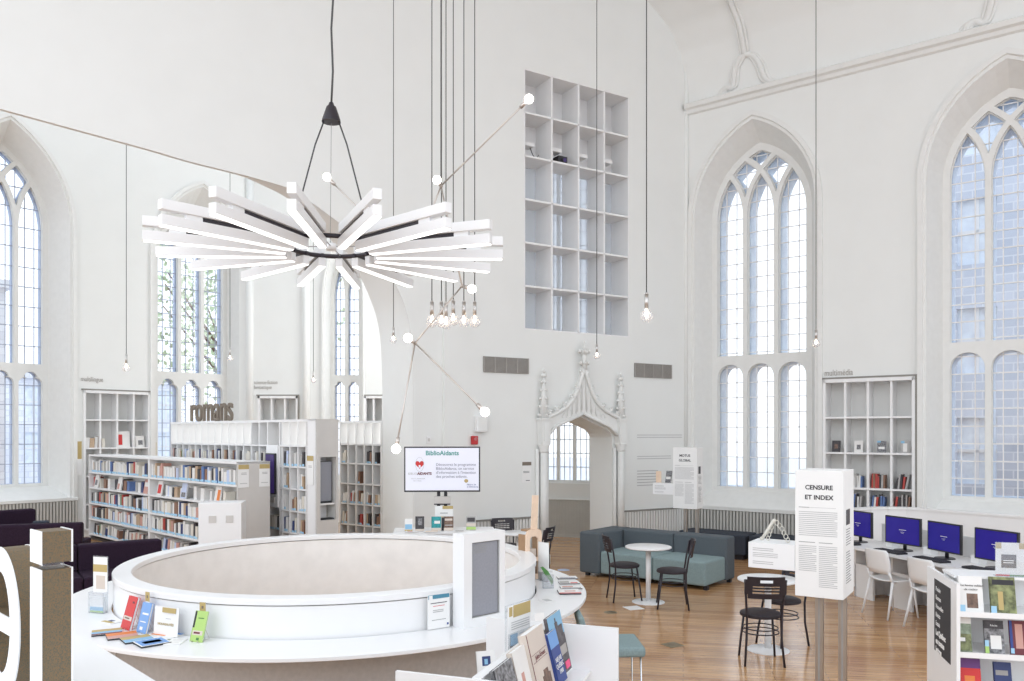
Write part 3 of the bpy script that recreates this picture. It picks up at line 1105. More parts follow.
for bay, (a, c) in enumerate(((0.03, DIV - 0.05), (DIV + 0.05, LEN - 0.03))):
    for r, z in enumerate(SZ):
        rng = random.Random(100 + bay * 10 + r)
        side_ = ('far', 'near')[bay] + ' bay'
        w = f'{WH[r]} of the low bookcase, {side_}'
        if r == 3:
            row_books(BM, a + 0.05, c, 0.06, z, 0.24, rng, w, f'books in the {w}', gap=0.45, lean=0.18, tmin=0.07, tmax=0.15, sticker=False)
        elif r == 0:
            row_books(BM, a + 0.1, c, 0.04, z, 0.25, rng, w, f'books in the {w}', gap=0.10, lean=0.30, tmin=0.07, tmax=0.11)
        else:
            row_books(BM, a, c, 0.03, z, 0.28, rng, w, f'books in the {w}', gap=0.03, lean=0.03)
# face-out books on the display row
def facing_book(name, label, cat, base, w, h, t, mtx_loc, rz, tilt, prints=(), texts=(), group=None, stand=True, parent_sticker=None):
    """a closed book seen from its front cover; prints: (x0, z0, x1, z1, material) as fractions"""
    root = thing(name, label, cat, mtx_loc, rz, group)
    R_ = Matrix.Rotation(-tilt, 4, 'X')
    m = MB()
    m.b2((-w / 2, 0, 0), (w / 2, 0.003, h), base)
    m.b2((-w / 2, t - 0.003, 0), (w / 2, t, h), base)
    m.b2((-w / 2, 0, 0), (-w / 2 + 0.003, t, h), base)
    for k, (a, b_, c, d_, mm) in enumerate(prints):
        y = -0.0006 - 0.0005 * k
        m.b2((-w / 2 + a * w, y, b_ * h), (-w / 2 + c * w, 0.0, d_ * h), mm)
    for (txt, size, fx, fz, mm) in texts:
        m.text(txt, size, -w / 2 + fx * w, -0.004, fz * h, mm, align='CENTER', depth=0.0006)
    m.xform(R_)
    m.build('cover', root)
    m = MB()
    m.b2((-w / 2 + 0.003, 0.003, 0.003), (w / 2 - 0.003, t - 0.003, h - 0.003), 'paper')
    m.xform(R_)
    m.build('pages', root)
    if stand:
        m = MB()
        hh = h * 0.55
        for sx_ in (-1, 1):
            m.tube([(sx_ * w * 0.25, -0.015, 0.014), (sx_ * w * 0.25, -0.012, 0.003), (sx_ * w * 0.25, t + 0.01 + math.sin(tilt) * h + 0.02, 0.003), (sx_ * w * 0.2, t + 0.004 + hh * math.sin(tilt), hh * math.cos(tilt))], 0.0025, 'rod_nickel', n=6)
        m.build('wire_stand', root)
    return root
for i, (s, base, pr, lab) in enumerate([
    (0.30, 'c_white', [(0.2, 0.2, 0.8, 0.6, 'photo_grey')], 'white book with a grey picture facing out on the long low bookcase, far bay'),
    (1.55, 'c_white', [(0.1, 0.1, 0.6, 0.5, 'c_salmon')], 'white and pink book facing out on the long low bookcase, far bay'),
    (2.85, 'c_salmon', [(0.1, 0.5, 0.9, 0.8, 'c_white')], 'salmon pink book facing out beside the divider of the long low bookcase'),
    (3.45, 'c_white', [(0.15, 0.15, 0.85, 0.75, 'red')], 'white book with a red cover picture facing out on the long low bookcase'),
    (4.45, 'c_lilac', [(0.1, 0.1, 0.9, 0.4, 'photo_grey')], 'pale blue book facing out on the long low bookcase, near bay'),
    (5.70, 'c_white', [(0.45, 0.1, 0.95, 0.8, 'orange_print')], 'white and orange book facing out at the near end of the long low bookcase')]):
    p = BM @ Vector((s, 0.02, SZ[3]))
    facing_book('book', lab, 'book', base, 0.20, 0.27, 0.025, p, ang(ED), 0.18, pr)
# notices on its end panel
for a, lab in ((0.10, 'left of two gold-headed notices on the near end of the low bookcase'), (0.46, 'right of two gold-headed notices on the near end of the low bookcase')):
    p = BM @ Vector((LEN + 0.03, a, 0))
    t_ = thing('notice', lab, 'sign', (p.x, p.y, 1.38), ang(ED) + math.pi / 2)
    m = MB()
    m.b2((-0.09, -0.008, 0), (0.09, -0.001, 0.36), 'paper')
    m.b2((-0.09, -0.010, 0.29), (0.09, -0.008, 0.36), 'gold_print')
    m.lines(-0.04, 0.05, 0.20, 0.24, 2, -0.009, 'ink_grey')
    m.lines(-0.06, 0.06, 0.05, 0.08, 1, -0.009, 'ink_light')
    m.build('sheet', t_)
# book return box in front of it
m = MB()
p = at(222, 545, 0.55)
rb = thing('return_box', 'white book return box with two small grey panels in front of the long bookcase', 'box', (-4.10, 11.3, 0), ang(ED) + 0.92)
w_ = 0.56
m.box((0, 0.2, 0.63), (w_ + 0.02, 0.4, 1.26), 'white_lacquer', bevel=0.008)
m.build('body', rb)
for x in (-0.1, 0.13):
    m = MB()
    m.box((x, -0.004, 1.03), (0.10, 0.01, 0.10), 'grey_panel', bevel=0.003)
    m.build('panel', rb)

# --- tall bookcase with lit display band
T0 = Vector((-0.4236 * 16.27, 16.27, 0))
TM = frame_m(T0, ED)
def tx(px):
    return wx(px, T0, ED)
TS = [0.10, 0.28, 0.62, 0.98, 1.34, 1.70, 2.04]
tall = thing('tall_bookcase', 'tall white bookcase with a brightly lit upper row, behind the long low bookcase', 'bookcase', T0, ang(ED))
XE = tx(307.5)
cols = [tx(171) + (tx(251) - tx(171)) * k / 12 for k in range(13)] + [tx(259)]
KS0, KS1 = tx(267.5), tx(279.5)
cols2 = [tx(282) + (tx(306) - tx(282)) * k / 3 for k in range(4)]
m = MB()
m.b2((0, 0.34, 0), (XE, 0.37, 2.42), 'cream_board')
m.b2((-0.03, 0, 2.42), (XE + 0.02, 0.6, 2.46), 'shelf_white')
m.b2((0, 0, 0), (XE, 0.34, 0.1), 'shelf_white')
m.build('carcass', tall)
for z in TS:
    m = MB()
    m.b2((0, 0, z - 0.025), (KS0, 0.34, z), 'shelf_white')
    m.b2((KS1, 0, z - 0.025), (XE, 0.34, z), 'shelf_white')
    m.build('shelf', tall)
for x in cols + [KS0, KS1] + cols2 + [XE]:
    m = MB()
    m.b2((x - 0.014, 0.0, 0.1), (x + 0.014, 0.34, 2.42), 'shelf_white')
    m.build('upright', tall)
m = MB()
m.b2((0.02, 0.325, 2.06), (cols[12], 0.338, 2.41), 'shelf_light')
m.build('light_panel', tall)
m = MB()
m.b2((KS1, 0.325, 2.06), (XE, 0.338, 2.41), 'shelf_light')
m.build('light_panel', tall)
m = MB()
m.b2((KS0 + 0.01, -0.03, 1.0), (KS1 - 0.01, 0.3, 2.04), 'white_lacquer')
m.build('cupboard', tall)
sc = thing('catalogue_screen', 'narrow purple screen on a white panel in the tall bookcase', 'screen', TM @ Vector(((KS0 + KS1) / 2, -0.03, 1.22)), ang(ED))
mat('purple_screen', (0.035, 0.02, 0.10), 0.25, noise=0.5, scale=5, emit=0.15, ecol=(0.10, 0.06, 0.30))
m = MB()
hw_ = (KS1 - KS0) / 2 - 0.045
m.b2((-hw_, -0.035, 0), (hw_, 0, 0.68), 'dark_plastic')
m.b2((-hw_ + 0.015, -0.038, 0.02), (hw_ - 0.015, -0.035, 0.66), 'purple_screen')
m.build('screen', sc)
m = MB()
m.b2((-hw_, -0.012, -0.14), (hw_ - 0.05, 0, -0.05), 'grey_panel')
m.build('keypad', sc)
allc = [(cols[k], cols[k + 1], f'cell {k}') for k in range(13)]
rng = random.Random(5)
for k in range(13):
    row_books(TM, cols[k] + 0.02, cols[k + 1] - 0.05, 0.02, 1.70, 0.26, rng, 'upper row of the tall lit bookcase', 'books in the upper row of the tall bookcase', tmin=0.045, tmax=0.07, lean=0.06)
for k in range(3):
    for zi, zn in ((1.70, 'first'), (1.34, 'second'), (0.98, 'third'), (0.62, 'fourth')):
        row_books(TM, cols2[k] + 0.02, cols2[k + 1] - 0.05, 0.02, zi, 0.26, rng, f'{zn} row right of the purple screen', f'books in the {zn} row right of the purple screen', tmin=0.045, tmax=0.07, lean=0.12, gap=0.15 if zi != 1.34 else 0.6)
for x0_, x1_ in ((cols[13] + 0.02, KS0 - 0.03), (KS0 + 0.02, KS1 - 0.05)):
    row_books(TM, x0_, x1_, 0.02, 0.62, 0.26, rng, 'row below the purple screen', 'books below the purple screen', tmin=0.045, tmax=0.07)
    row_books(TM, cols[13] + 0.02, KS0 - 0.03, 0.02, 1.70, 0.26, rng, 'upper row left of the purple screen', 'books left of the purple screen', tmin=0.045, tmax=0.07)
# end tower with the monitor recess
ET = Vector((1, 1.046, 0)).normalized()
E0 = T0 + ED * (XE + 0.25)
tw = thing('end_tower', 'white cabinet tower with a monitor recess at the end of the tall bookcase', 'cabinet', E0, ang(ET))
TWW = 0.40
m = MB()
m.plate([(0, 0), (0, 2.46), (TWW, 2.46), (TWW, 0)], [[(0.06, 0.86), (0.06, 1.86), (TWW - 0.04, 1.86), (TWW - 0.04, 0.86)]], -0.02, 0.02, 'grey_panel')
m.b2((0.0, 0.25, 0), (TWW, 0.275, 2.46), 'grey_panel')
m.b2((0.0, 0.0, 0), (0.02, 0.27, 2.46), 'white_lacquer')
m.b2((TWW - 0.02, 0.0, 0), (TWW, 0.27, 2.46), 'white_lacquer')
m.b2((0, 0.02, 2.43), (TWW, 0.25, 2.46), 'shelf_white')
m.b2((0.09, 0.02, 0.83), (TWW - 0.05, 0.25, 0.86), 'shelf_white')
m.b2((0.09, 0.02, 1.10), (TWW - 0.05, 0.25, 1.125), 'shelf_white')
m.b2((0.09, 0.02, 1.86), (TWW - 0.05, 0.25, 1.88), 'shelf_white')
m.b2((0.07, 0.02, 0), (0.09, 0.25, 2.46), 'shelf_back')
m.b2((TWW - 0.03, 0.02, 0), (TWW - 0.01, 0.25, 2.46), 'shelf_back')
m.build('carcass', tw)
mo = thing('catalogue_monitor', 'grey portrait monitor standing in the recess of the white end tower', 'monitor', E0 + ET * (TWW / 2 + 0.02) + Vector((0, 0, 1.125)), ang(ET))
m = MB()
m.box((0, 0.10, 0.34), (0.25, 0.03, 0.66), 'dark_plastic', bevel=0.004)
m.b2((-0.115, 0.083, 0.03), (0.115, 0.086, 0.655), 'screen_grey')
m.build('screen', mo)
m = MB()
m.cyl((0, 0.12, 0), (0, 0.12, 0.1), 0.02, 'dark_plastic')
m.box((0, 0.12, 0.008), (0.2, 0.14, 0.015), 'dark_plastic')
m.build('stand', mo)
kb = thing('keyboard', 'black keyboard on the low ledge of the white end tower', 'keyboard', E0 + ET * (TWW / 2 + 0.02) + Vector((0, 0, 0.86)), ang(ET))
m = MB()
m.box((0, 0.10, 0.012), (0.27, 0.13, 0.02), 'dark_plastic', bevel=0.004)
m.build('case', kb)
m = MB()
for r_ in range(4):
    for c_ in range(13):
        m.b2((-0.125 + c_ * 0.0193, 0.045 + r_ * 0.027, 0.022), (-0.110 + c_ * 0.0193, 0.067 + r_ * 0.027, 0.026), 'ink')
m.build('keys', kb)
nt_ = thing('notice', 'white notice with a gold header on the corner post of the white end tower', 'sign', TM @ Vector((XE + 0.10, -0.004, 1.42)), ang(ED))
m = MB()
m.b2((-0.09, -0.012, 0), (0.09, -0.003, 0.46), 'paper')
m.b2((-0.09, -0.014, 0.38), (0.09, -0.012, 0.46), 'gold_print')
m.lines(-0.05, 0.05, 0.27, 0.31, 2, -0.013, 'ink_grey')
m.build('sheet', nt_)
# 3D letters on top
A_, B_ = tx(184.5), tx(226)
m = MB()
m.text('romans', 0.62, 0, 0.03, 0, 'taupe', depth=0.02, bold=0.004)
m.bm.verts.ensure_lookup_table()
wdt = max(v.co.x for v in m.bm.verts) - min(v.co.x for v in m.bm.verts)
x0_ = min(v.co.x for v in m.bm.verts)
for v in m.bm.verts:
    v.co.x = (v.co.x - x0_) * (B_ - A_) / wdt
    v.co.z = v.co.z * 1.12 + 0.012
o = m.build('lettering_sign')
place(o, TM @ Vector((A_, 0.1, 2.462)), ang(ED))
tag(o, 'grey standing letters spelling romans on top of the tall bookcase', 'sign')

# --- cream bookcase right of the tower
C0 = Vector((-3.205, 15.0, 0))
CE = Vector((1.26, -1, 0)).normalized()
CX = wx(381, C0, CE)
CMx = frame_m(C0, CE)
cb = thing('cream_bookcase', 'tall cream-backed bookcase of five narrow columns between the tower and the white pier', 'bookcase', C0, ang(CE))
m = MB()
m.b2((-0.02, 0.3, 0), (CX, 0.33, 2.43), 'cream_board')
m.b2((-0.03, 0, 2.42), (CX + 0.02, 0.34, 2.46), 'shelf_white')
m.b2((0, 0, 0), (CX, 0.3, 0.1), 'shelf_white')
m.build('carcass', cb)
CS = [0.2, 0.57, 0.95, 1.32, 1.69, 2.04]
for z in CS:
    m = MB()
    m.b2((0, 0, z - 0.025), (CX, 0.3, z), 'shelf_white')
    m.build('shelf', cb)
for k in range(6):
    x = CX * k / 5
    m = MB()
    m.b2((x - 0.016, 0, 0.1), (x + 0.016, 0.3, 2.42), 'shelf_white')
    m.build('upright', cb)
m = MB()
m.b2((0.02, 0.285, 2.06), (CX - 0.02, 0.298, 2.41), 'shelf_light')
m.build('light_panel', cb)
rng = random.Random(9)
for k in range(5):
    for zi, zn, gp in ((1.69, 'top', .1), (1.32, 'second', .75), (0.95, 'third', .1), (0.57, 'fourth', .1), (0.2, 'bottom', .3)):
        row_books(CMx, CX * k / 5 + 0.03, CX * (k + 1) / 5 - 0.03, 0.02, zi, 0.25, rng, f'{zn} row of the cream bookcase', f'books in the {zn} row of the cream bookcase', tmin=0.04, tmax=0.065, gap=gp, lean=0.1,
                  colours=[COLOURS[i] for i in (0, 3, 4, 5, 6, 8, 1, 3, 5)])
# gap filler: cupboard between the tower and the cream bookcase is the wall behind

# --- shelves let into the walls
def wall_shelf(name, label, origin, d, s0, s1, z0, z1, ncol, zs, depth=0.32, trim=True):
    root = thing(name, label, 'shelf', wp(s0, origin, d), ang(d))
    w = s1 - s0
    m = MB()
    m.b2((0.0, depth, z0), (w, depth + 0.02, z1), 'shelf_back')
    m.b2((0.0, -0.03, z0), (0.05, depth, z1), 'shelf_white')
    m.b2((w - 0.05, -0.03, z0), (w, depth, z1), 'shelf_white')
    m.b2((0.0, -0.03, z1 - 0.06), (w, depth, z1), 'shelf_white')
    m.b2((0.0, -0.03, z0), (w, depth, z0 + 0.04), 'shelf_white')
    if trim:  # dark strips stand in for the shadow gap at top and right
        m.b2((-0.035, -0.035, z1), (w + 0.035, 0.0, z1 + 0.03), 'rib_gap')
        m.b2((w, -0.035, 0), (w + 0.035, 0.0, z1), 'rib_gap')
    m.build('frame', root)
    for k in range(1, ncol):
        m = MB()
        x = w * k / ncol
        m.b2((x - 0.018, 0.0, z0), (x + 0.018, depth, z1 - 0.04), 'shelf_white')
        m.build('upright', root)
    for z in zs:
        m = MB()
        m.b2((0.03, -0.012, z - 0.032), (w - 0.03, depth, z), 'shelf_white')
        m.build('shelf', root)
    return root
wall_shelf('built_in_shelf', 'white shelf of small square bays let into the right wall between the tall windows', CORNER, RD, MS0, MS1, 0.12, 3.17, 4, [0.97, 1.31, 1.91, 2.52])
wall_shelf('built_in_shelf', 'white shelf let into the left wall behind the long low bookcase', LO, LD, ML0, ML1, 0.12, 3.17, 4, [0.7, 1.31, 1.92, 2.54])
wall_shelf('built_in_shelf', 'white shelf let into the far wall under the small science fiction lettering', BO, BD, SF0, SF1, 0.12, 3.17, 3, [1.31, 1.92, 2.50])
wall_shelf('built_in_shelf', 'white shelf let into the far wall between the narrow window and the white pier', BO, BD, SG0, SG1, 0.12, 3.17, 3, [1.31, 1.92, 2.50])
RMx = frame_m(CORNER, RD)
LMx = frame_m(LO, LD)
rng = random.Random(31)
wm = (MS1 - MS0) / 4
dvd = [COLOURS[i] for i in (3, 1, 2, 3, 4, 6, 1, 5, 2)]
for c_ in range(1, 4):
    row_books(RMx, MS0 + c_ * wm + 0.04, MS0 + (c_ + 1) * wm - 0.10, 0.05, 1.31, 0.27, rng, 'upper media row of the right wall shelf', 'discs and books in the upper media row', tmin=0.022, tmax=0.035, lean=0.05 + 0.2 * (c_ == 3), sticker=False, colours=dvd)
    row_books(RMx, MS0 + c_ * wm + 0.04, MS0 + (c_ + 1) * wm - 0.10, 0.05, 0.97, 0.26, rng, 'lower media row of the right wall shelf', 'discs and books in the lower media row', tmin=0.022, tmax=0.035, lean=0.16, sticker=False, colours=dvd)
for c_, (base, pr, lab) in enumerate([('dark_print', [(0.3, 0.3, 0.7, 0.7, 'brown_print')], 'dark disc case standing alone in the left bay of the shelf in the right wall'),
                                      ('c_white', [(0.3, 0.25, 0.75, 0.65, 'photo_grey')], 'white disc case with a grey figure on the shelf in the right wall'),
                                      ('photo_grey', [(0.15, 0.3, 0.85, 0.5, 'c_white'), (0, 0.85, 0.4, 1, 'sky_print')], 'grey disc case with white bands on the shelf in the right wall'),
                                      ('c_grey', [(0.25, 0.1, 0.7, 0.8, 'c_white'), (0, 0.8, 0.4, 1, 'sky_print')], 'grey and white disc case in the right bay of the shelf in the right wall')]):
    p = RMx @ Vector((MS0 + (c_ + 0.55) * wm, 0.06, 1.91))
    facing_book('disc_case', lab, 'disc case', base, 0.14, 0.20, 0.02, p, AR, 0.12, pr, stand=False)
wl_ = (ML1 - ML0) / 4
for c_, n_ in ((0, 5), (1, 2)):
    row_books(LMx, ML0 + c_ * wl_ + 0.06, ML0 + c_ * wl_ + 0.06 + n_ * 0.075, 0.06, 1.31 + 0.61, 0.26, rng, 'shelf in the left wall behind the long bookcase', 'books on the shelf in the left wall', sticker=False)
p = LMx @ Vector((ML0 + 2.45 * wl_, 0.06, 1.92))
facing_book('book', 'white book with a red drawing on the shelf in the left wall', 'book', 'c_white', 0.28, 0.36, 0.02, p, AL, 0.1, [(0.1, 0.15, 0.4, 0.8, 'red')], stand=False)
p = LMx @ Vector((ML0 + 3.45 * wl_, 0.06, 1.92))
facing_book('book', 'small white book with a grey picture on the shelf in the left wall', 'book', 'c_white', 0.2, 0.26, 0.02, p, AL, 0.1, [(0.3, 0.2, 0.8, 0.6, 'photo_grey')], stand=False)

# --- grid niche high in the chancel wall
ng = thing('niche_shelving', 'tall white grid of twenty-four open compartments high in the chancel wall', 'shelving', wp(N0, CORNER, CD), AC)
NW = N1 - N0
m = MB()
for z, t in ((NZ0, 0.02), (NZ1 - 0.02, 0.02)):
    m.b2((0, 0.0, z), (NW, 0.5, z + t), 'shelf_white')
m.b2((0, 0, NZ0), (0.02, 0.5, NZ1), 'shelf_white')
m.b2((NW - 0.02, 0, NZ0), (NW, 0.5, NZ1), 'shelf_white')
m.build('frame', ng)
for k in range(1, 4):
    m = MB()
    m.b2((NW * k / 4 - 0.016, 0.0, NZ0), (NW * k / 4 + 0.016, 0.5, NZ1), 'shelf_white')
    m.build('upright', ng)
for k in range(1, 6):
    z = NZ0 + (NZ1 - NZ0) * k / 6
    m = MB()
    m.b2((0, 0.0, z - 0.016), (NW, 0.5, z + 0.016), 'shelf_white')
    m.build('shelf', ng)
m = MB()
m.b2((0, 0.5, NZ0 + (NZ1 - NZ0) * 4 / 6), (NW, 0.52, NZ1), 'shelf_white')
m.build('back_panel', ng)
glass_mat('frosted', (0.9, 0.93, 0.97), 0.05, 0.05, 0.40)
m = MB()
m.b2((0, 0.5, NZ0), (NW, 0.51, NZ0 + (NZ1 - NZ0) * 4 / 6), 'frosted')
m.build('glass_back', ng)
CMx2 = frame_m(CORNER, CD)
zr = NZ0 + (NZ1 - NZ0) * 4 / 6 + 0.016
for k, lab in ((0, 'white wall projector in the left compartment of the grid niche'), (1, 'white projector above the dark one in the grid niche'), (2, 'white bracket in the third compartment of the grid niche'), (3, 'white bracket in the right compartment of the grid niche')):
    x = N0 + NW * (k + 0.28) / 4
    t_ = thing('projector', lab, 'projector', CMx2 @ Vector((x, 0.2, zr)), AC)
    m = MB()
    m.box((0.0, 0.05, 0.26), (0.30, 0.2, 0.07), 'shelf_white', bevel=0.012)
    m.build('body', t_)
    m = MB()
    m.b2((-0.02, 0.1, 0.0), (0.02, 0.14, 0.24), 'grey_panel')
    m.b2((-0.08, 0.04, 0.0), (0.08, 0.2, 0.012), 'grey_panel')
    if k == 0:
        m.tube([(0.1, 0.02, 0.22), (0.14, 0.0, 0.1), (0.22, 0.0, 0.05), (0.26, 0.0, 0.12)], 0.008, 'dark_plastic', n=6)
    m.build('bracket', t_)
t_ = thing('projector', 'small black projector in the second compartment of the grid niche', 'projector', CMx2 @ Vector((N0 + NW * 1.55 / 4, 0.12, zr)), AC)
m = MB()
m.box((0, 0.1, 0.085), (0.2, 0.2, 0.16), 'dark_plastic', bevel=0.015)
m.build('body', t_)
m = MB()
m.cyl((0.02, 0.005, 0.085), (0.02, -0.03, 0.085), 0.05, 'black_metal')
m.cyl((0.02, -0.03, 0.085), (0.02, -0.034, 0.085), 0.035, 'purple_screen')
m.build('lens', t_)

# --- link the books: the 300 that show largest as objects, the rest as one
def vis(bk):
    p = bk[0].translation
    return bk[3] * bk[1] / (p.y ** 2)
BOOKS.sort(key=vis, reverse=True)
PROTO = {}
for bk in BOOKS[:300 - 8]:
    mtx, t, dp, h, ci, where, group, st = bk
    key = (ci[0], st)
    if key not in PROTO:
        PROTO[key] = book_mesh(ci, st).build('book')
        o = PROTO[key]
    else:
        o = PROTO[key].copy()
        COL.objects.link(o)
    o.matrix_world = mtx @ Matrix.Diagonal((t, dp, h, 1))
    tag(o, f'{ci[1]} book in the {where}', 'book', group + f', {ci[1]}')
m = MB()
for mtx, t, dp, h, ci, where, group, st in BOOKS[292:]:
    M4 = mtx @ Matrix.Diagonal((t, dp, h, 1))
    V = [M4 @ Vector(v) for v in ((0, 0, 0), (1, 0, 0), (1, 1, 0), (0, 1, 0), (0, 0, 1), (1, 0, 1), (1, 1, 1), (0, 1, 1))]
    m.faces(V, [(0, 1, 5, 4), (1, 2, 6, 5), (2, 3, 7, 6), (3, 0, 4, 7), (0, 3, 2, 1)], ci[0])
    m.faces(V, [(4, 5, 6, 7)], 'paper')
    if st:
        W = [M4 @ Vector(v) for v in ((0.02, -0.02, 0.02), (0.98, -0.02, 0.02), (0.98, -0.02, 0.17), (0.02, -0.02, 0.17))]
        m.faces(W, [(0, 1, 2, 3)], 'sticker_blue')
if len(BOOKS) > 292:
    o = m.build('books')
    o['kind'] = 'stuff'
    tag(o, 'the many thin book spines in the farther shelves of the tall bookcases', 'books')
print('BOOKS', len(BOOKS))
mat('drum_inside', (0.85, 0.84, 0.82), 0.7)
mat('counter_base', (0.42, 0.395, 0.375), 0.7, noise=0.06, scale=30)

# ================================================================== FURNITURE
def rbox(name, parent, lo, hi, m_, bevel=0.02, seg=3):
    q = MB()
    q.b2(lo, hi, m_, bevel=bevel, seg=seg)
    return q.build(name, parent)

# --- bistro chairs and tables
def bistro_chair():
    root = thing('bistro_chair', 'x', 'chair', (0, 0, 0), 0, 'black bistro chairs')
    m = MB()
    m.lathe([(0, 0.445), (0.17, 0.445), (0.195, 0.452), (0.20, 0.465), (0.195, 0.482), (0.165, 0.495), (0.0, 0.5)], 'black_vinyl', n=28)
    m.build('seat', root)
    for sx_ in (-1, 1):
        m = MB()
        m.tube([(sx_ * 0.135, -0.13, 0.45), (sx_ * 0.16, -0.165, 0.2), (sx_ * 0.175, -0.19, 0.0)], 0.0115, 'black_metal', n=8)
        m.build('leg', root)
        m = MB()
        m.tube([(sx_ * 0.185, 0.20, 0.0), (sx_ * 0.165, 0.165, 0.25), (sx_ * 0.16, 0.165, 0.45), (sx_ * 0.175, 0.195, 0.65), (sx_ * 0.19, 0.235, 0.84)], 0.0115, 'black_metal', n=8)
        m.build('leg', root)
    for z, r_ in ((0.335, 0.165), (0.295, 0.172)):
        m = MB()
        m.tube([(r_ * math.cos(a), r_ * math.sin(a), z) for a in [2 * math.pi * k / 28 for k in range(28)]], 0.006, 'black_metal', n=6, closed=True)
        m.build('stretcher', root)
    m = MB()
    def strip(z0, z1, xa, xb, n=12, th=0.014):
        V, Fc = [], []
        for k in range(n + 1):
            x = xa + (xb - xa) * k / n
            yb = 0.20 + 0.045 * (1 - (x / 0.2) ** 2)
            for z in (z0, z1):
                y = yb + (z - 0.66) * 0.20
                V += [(x, y, z), (x, y + th, z)]
        for k in range(n):
            a, b_ = 4 * k, 4 * (k + 1)
            Fc += [(a, b_, b_ + 2, a + 2), (a + 1, a + 3, b_ + 3, b_ + 1), (a, a + 1, b_ + 1, b_), (a + 2, b_ + 2, b_ + 3, a + 3)]
        Fc += [(0, 2, 3, 1), (4 * n, 4 * n + 1, 4 * n + 3, 4 * n + 2)]
        m.faces(V, Fc, 'black_metal', smooth=False)
    strip(0.845, 0.875, -0.175, 0.175)
    strip(0.815, 0.846, -0.19, -0.06); strip(0.815, 0.846, 0.06, 0.19)
    strip(0.785, 0.816, -0.195, 0.195)
    for z in (0.755, 0.725):
        strip(z + 0.002, z + 0.017, -0.19, 0.19)
    strip(0.70, 0.786, -0.195, -0.125); strip(0.70, 0.786, 0.125, 0.195)
    strip(0.66, 0.71, -0.165, 0.165)
    m.build('backrest', root)
    return root
def bistro_table(label, loc, group):
    root = thing('bistro_table', label, 'table', loc, 0, group)
    m = MB()
    m.lathe([(0, 0.715), (0.29, 0.715), (0.305, 0.722), (0.305, 0.735), (0.298, 0.74), (0, 0.74)], 'white_lacquer', n=40)
    m.build('table_top', root)
    m = MB()
    m.cyl((0, 0, 0.02), (0, 0, 0.70), 0.033, 'white_lacquer', n=20)
    m.build('column', root)
    m = MB()
    m.lathe([(0, 0.025), (0.05, 0.022), (0.2, 0.012), (0.215, 0.006), (0.215, 0.0), (0, 0)], 'white_lacquer', n=36)
    m.build('base', root)
    m = MB()
    m.box((0, 0, 0.705), (0.26, 0.05, 0.02), 'dark_plastic')
    m.box((0, 0, 0.705), (0.05, 0.26, 0.02), 'dark_plastic')
    m.build('bracket', root)
    return root
t1 = at(648.3, 602.0)
t2 = at(768.0, 650.0)
bistro_table('round white bistro table in front of the grey sofa', t1, 'round white bistro tables')
bistro_table('round white bistro table left of the CENSURE ET INDEX pillar', t2, 'round white bistro tables')
t3 = Vector((0.10, 12.15, 0))
bistro_table('round white bistro table half hidden behind the round counter', t3, 'round white bistro tables')
ch0 = bistro_chair()
CH = [((1.51, 10.80), 97, 'black bistro chair left of the table by the grey sofa'),
      ((2.06, 10.36), -98, 'black bistro chair right of the table by the grey sofa'),
      ((2.44, 7.90), 174, 'black bistro chair with its back to us, in front of the table by the pillar'),
      ((2.86, 8.54), -62, 'black bistro chair behind the table by the pillar, partly hidden'),
      ((-0.07, 12.68), 20, 'black bistro chair behind the counter, against the ribbed wall cover'),
      ((0.33, 11.85), -115, 'black bistro chair behind the counter, beside the wooden stand')]
for i, ((x, y), a, lab) in enumerate(CH):
    c = ch0 if i == 0 else copy_tree(ch0)
    c.location = (x, y, 0)
    c.rotation_euler = (0, 0, math.radians(a))
    c['label'] = lab

# --- grey modular sofa
SD = Vector((0.784, -0.621, 0)).normalized()
SP = Vector((1.06, 12.70, 0))
so = thing('sofa', 'modular sofa with charcoal back and arm and two teal seats', 'sofa', SP, ang(SD))
rbox('arm', so, (0, 0, 0.05), (0.37, 1.0, 0.69), 'charcoal_fabric', 0.03)
rbox('seat', so, (0.375, 0.02, 0.06), (1.27, 0.72, 0.405), 'teal_fabric', 0.03)
rbox('seat', so, (1.275, 0.02, 0.06), (2.12, 0.72, 0.405), 'teal_fabric', 0.03)
rbox('backrest', so, (0.375, 0.70, 0.05), (1.27, 1.0, 0.69), 'charcoal_fabric', 0.03)
rbox('backrest', so, (1.275, 0.70, 0.05), (2.15, 1.0, 0.69), 'charcoal_fabric', 0.03)
q = MB()
for x in (0.1, 1.2, 2.1):
    for y in (0.1, 0.9):
        q.box((x, y, 0.03), (0.06, 0.06, 0.06), 'dark_plastic')
q.build('feet', so)
# dark benches along the ribbed cover of the right wall
for s0, s1, lab in ((0.15, 1.42, 'dark blue-grey bench under the window behind the sofa, left of two'), (1.48, 2.75, 'dark blue-grey bench under the window behind the sofa, right of two')):
    p = wp(s0, CORNER, RD, -0.72)
    bn = thing('bench', lab, 'bench', p, AR, 'benches under the window')
    rbox('seat', bn, (0, 0, 0.08), (s1 - s0, 0.6, 0.44), 'navy_fabric', 0.03)
    rbox('feet', bn, (0.05, 0.05, 0), (s1 - s0 - 0.05, 0.55, 0.08), 'dark_plastic', 0.005)

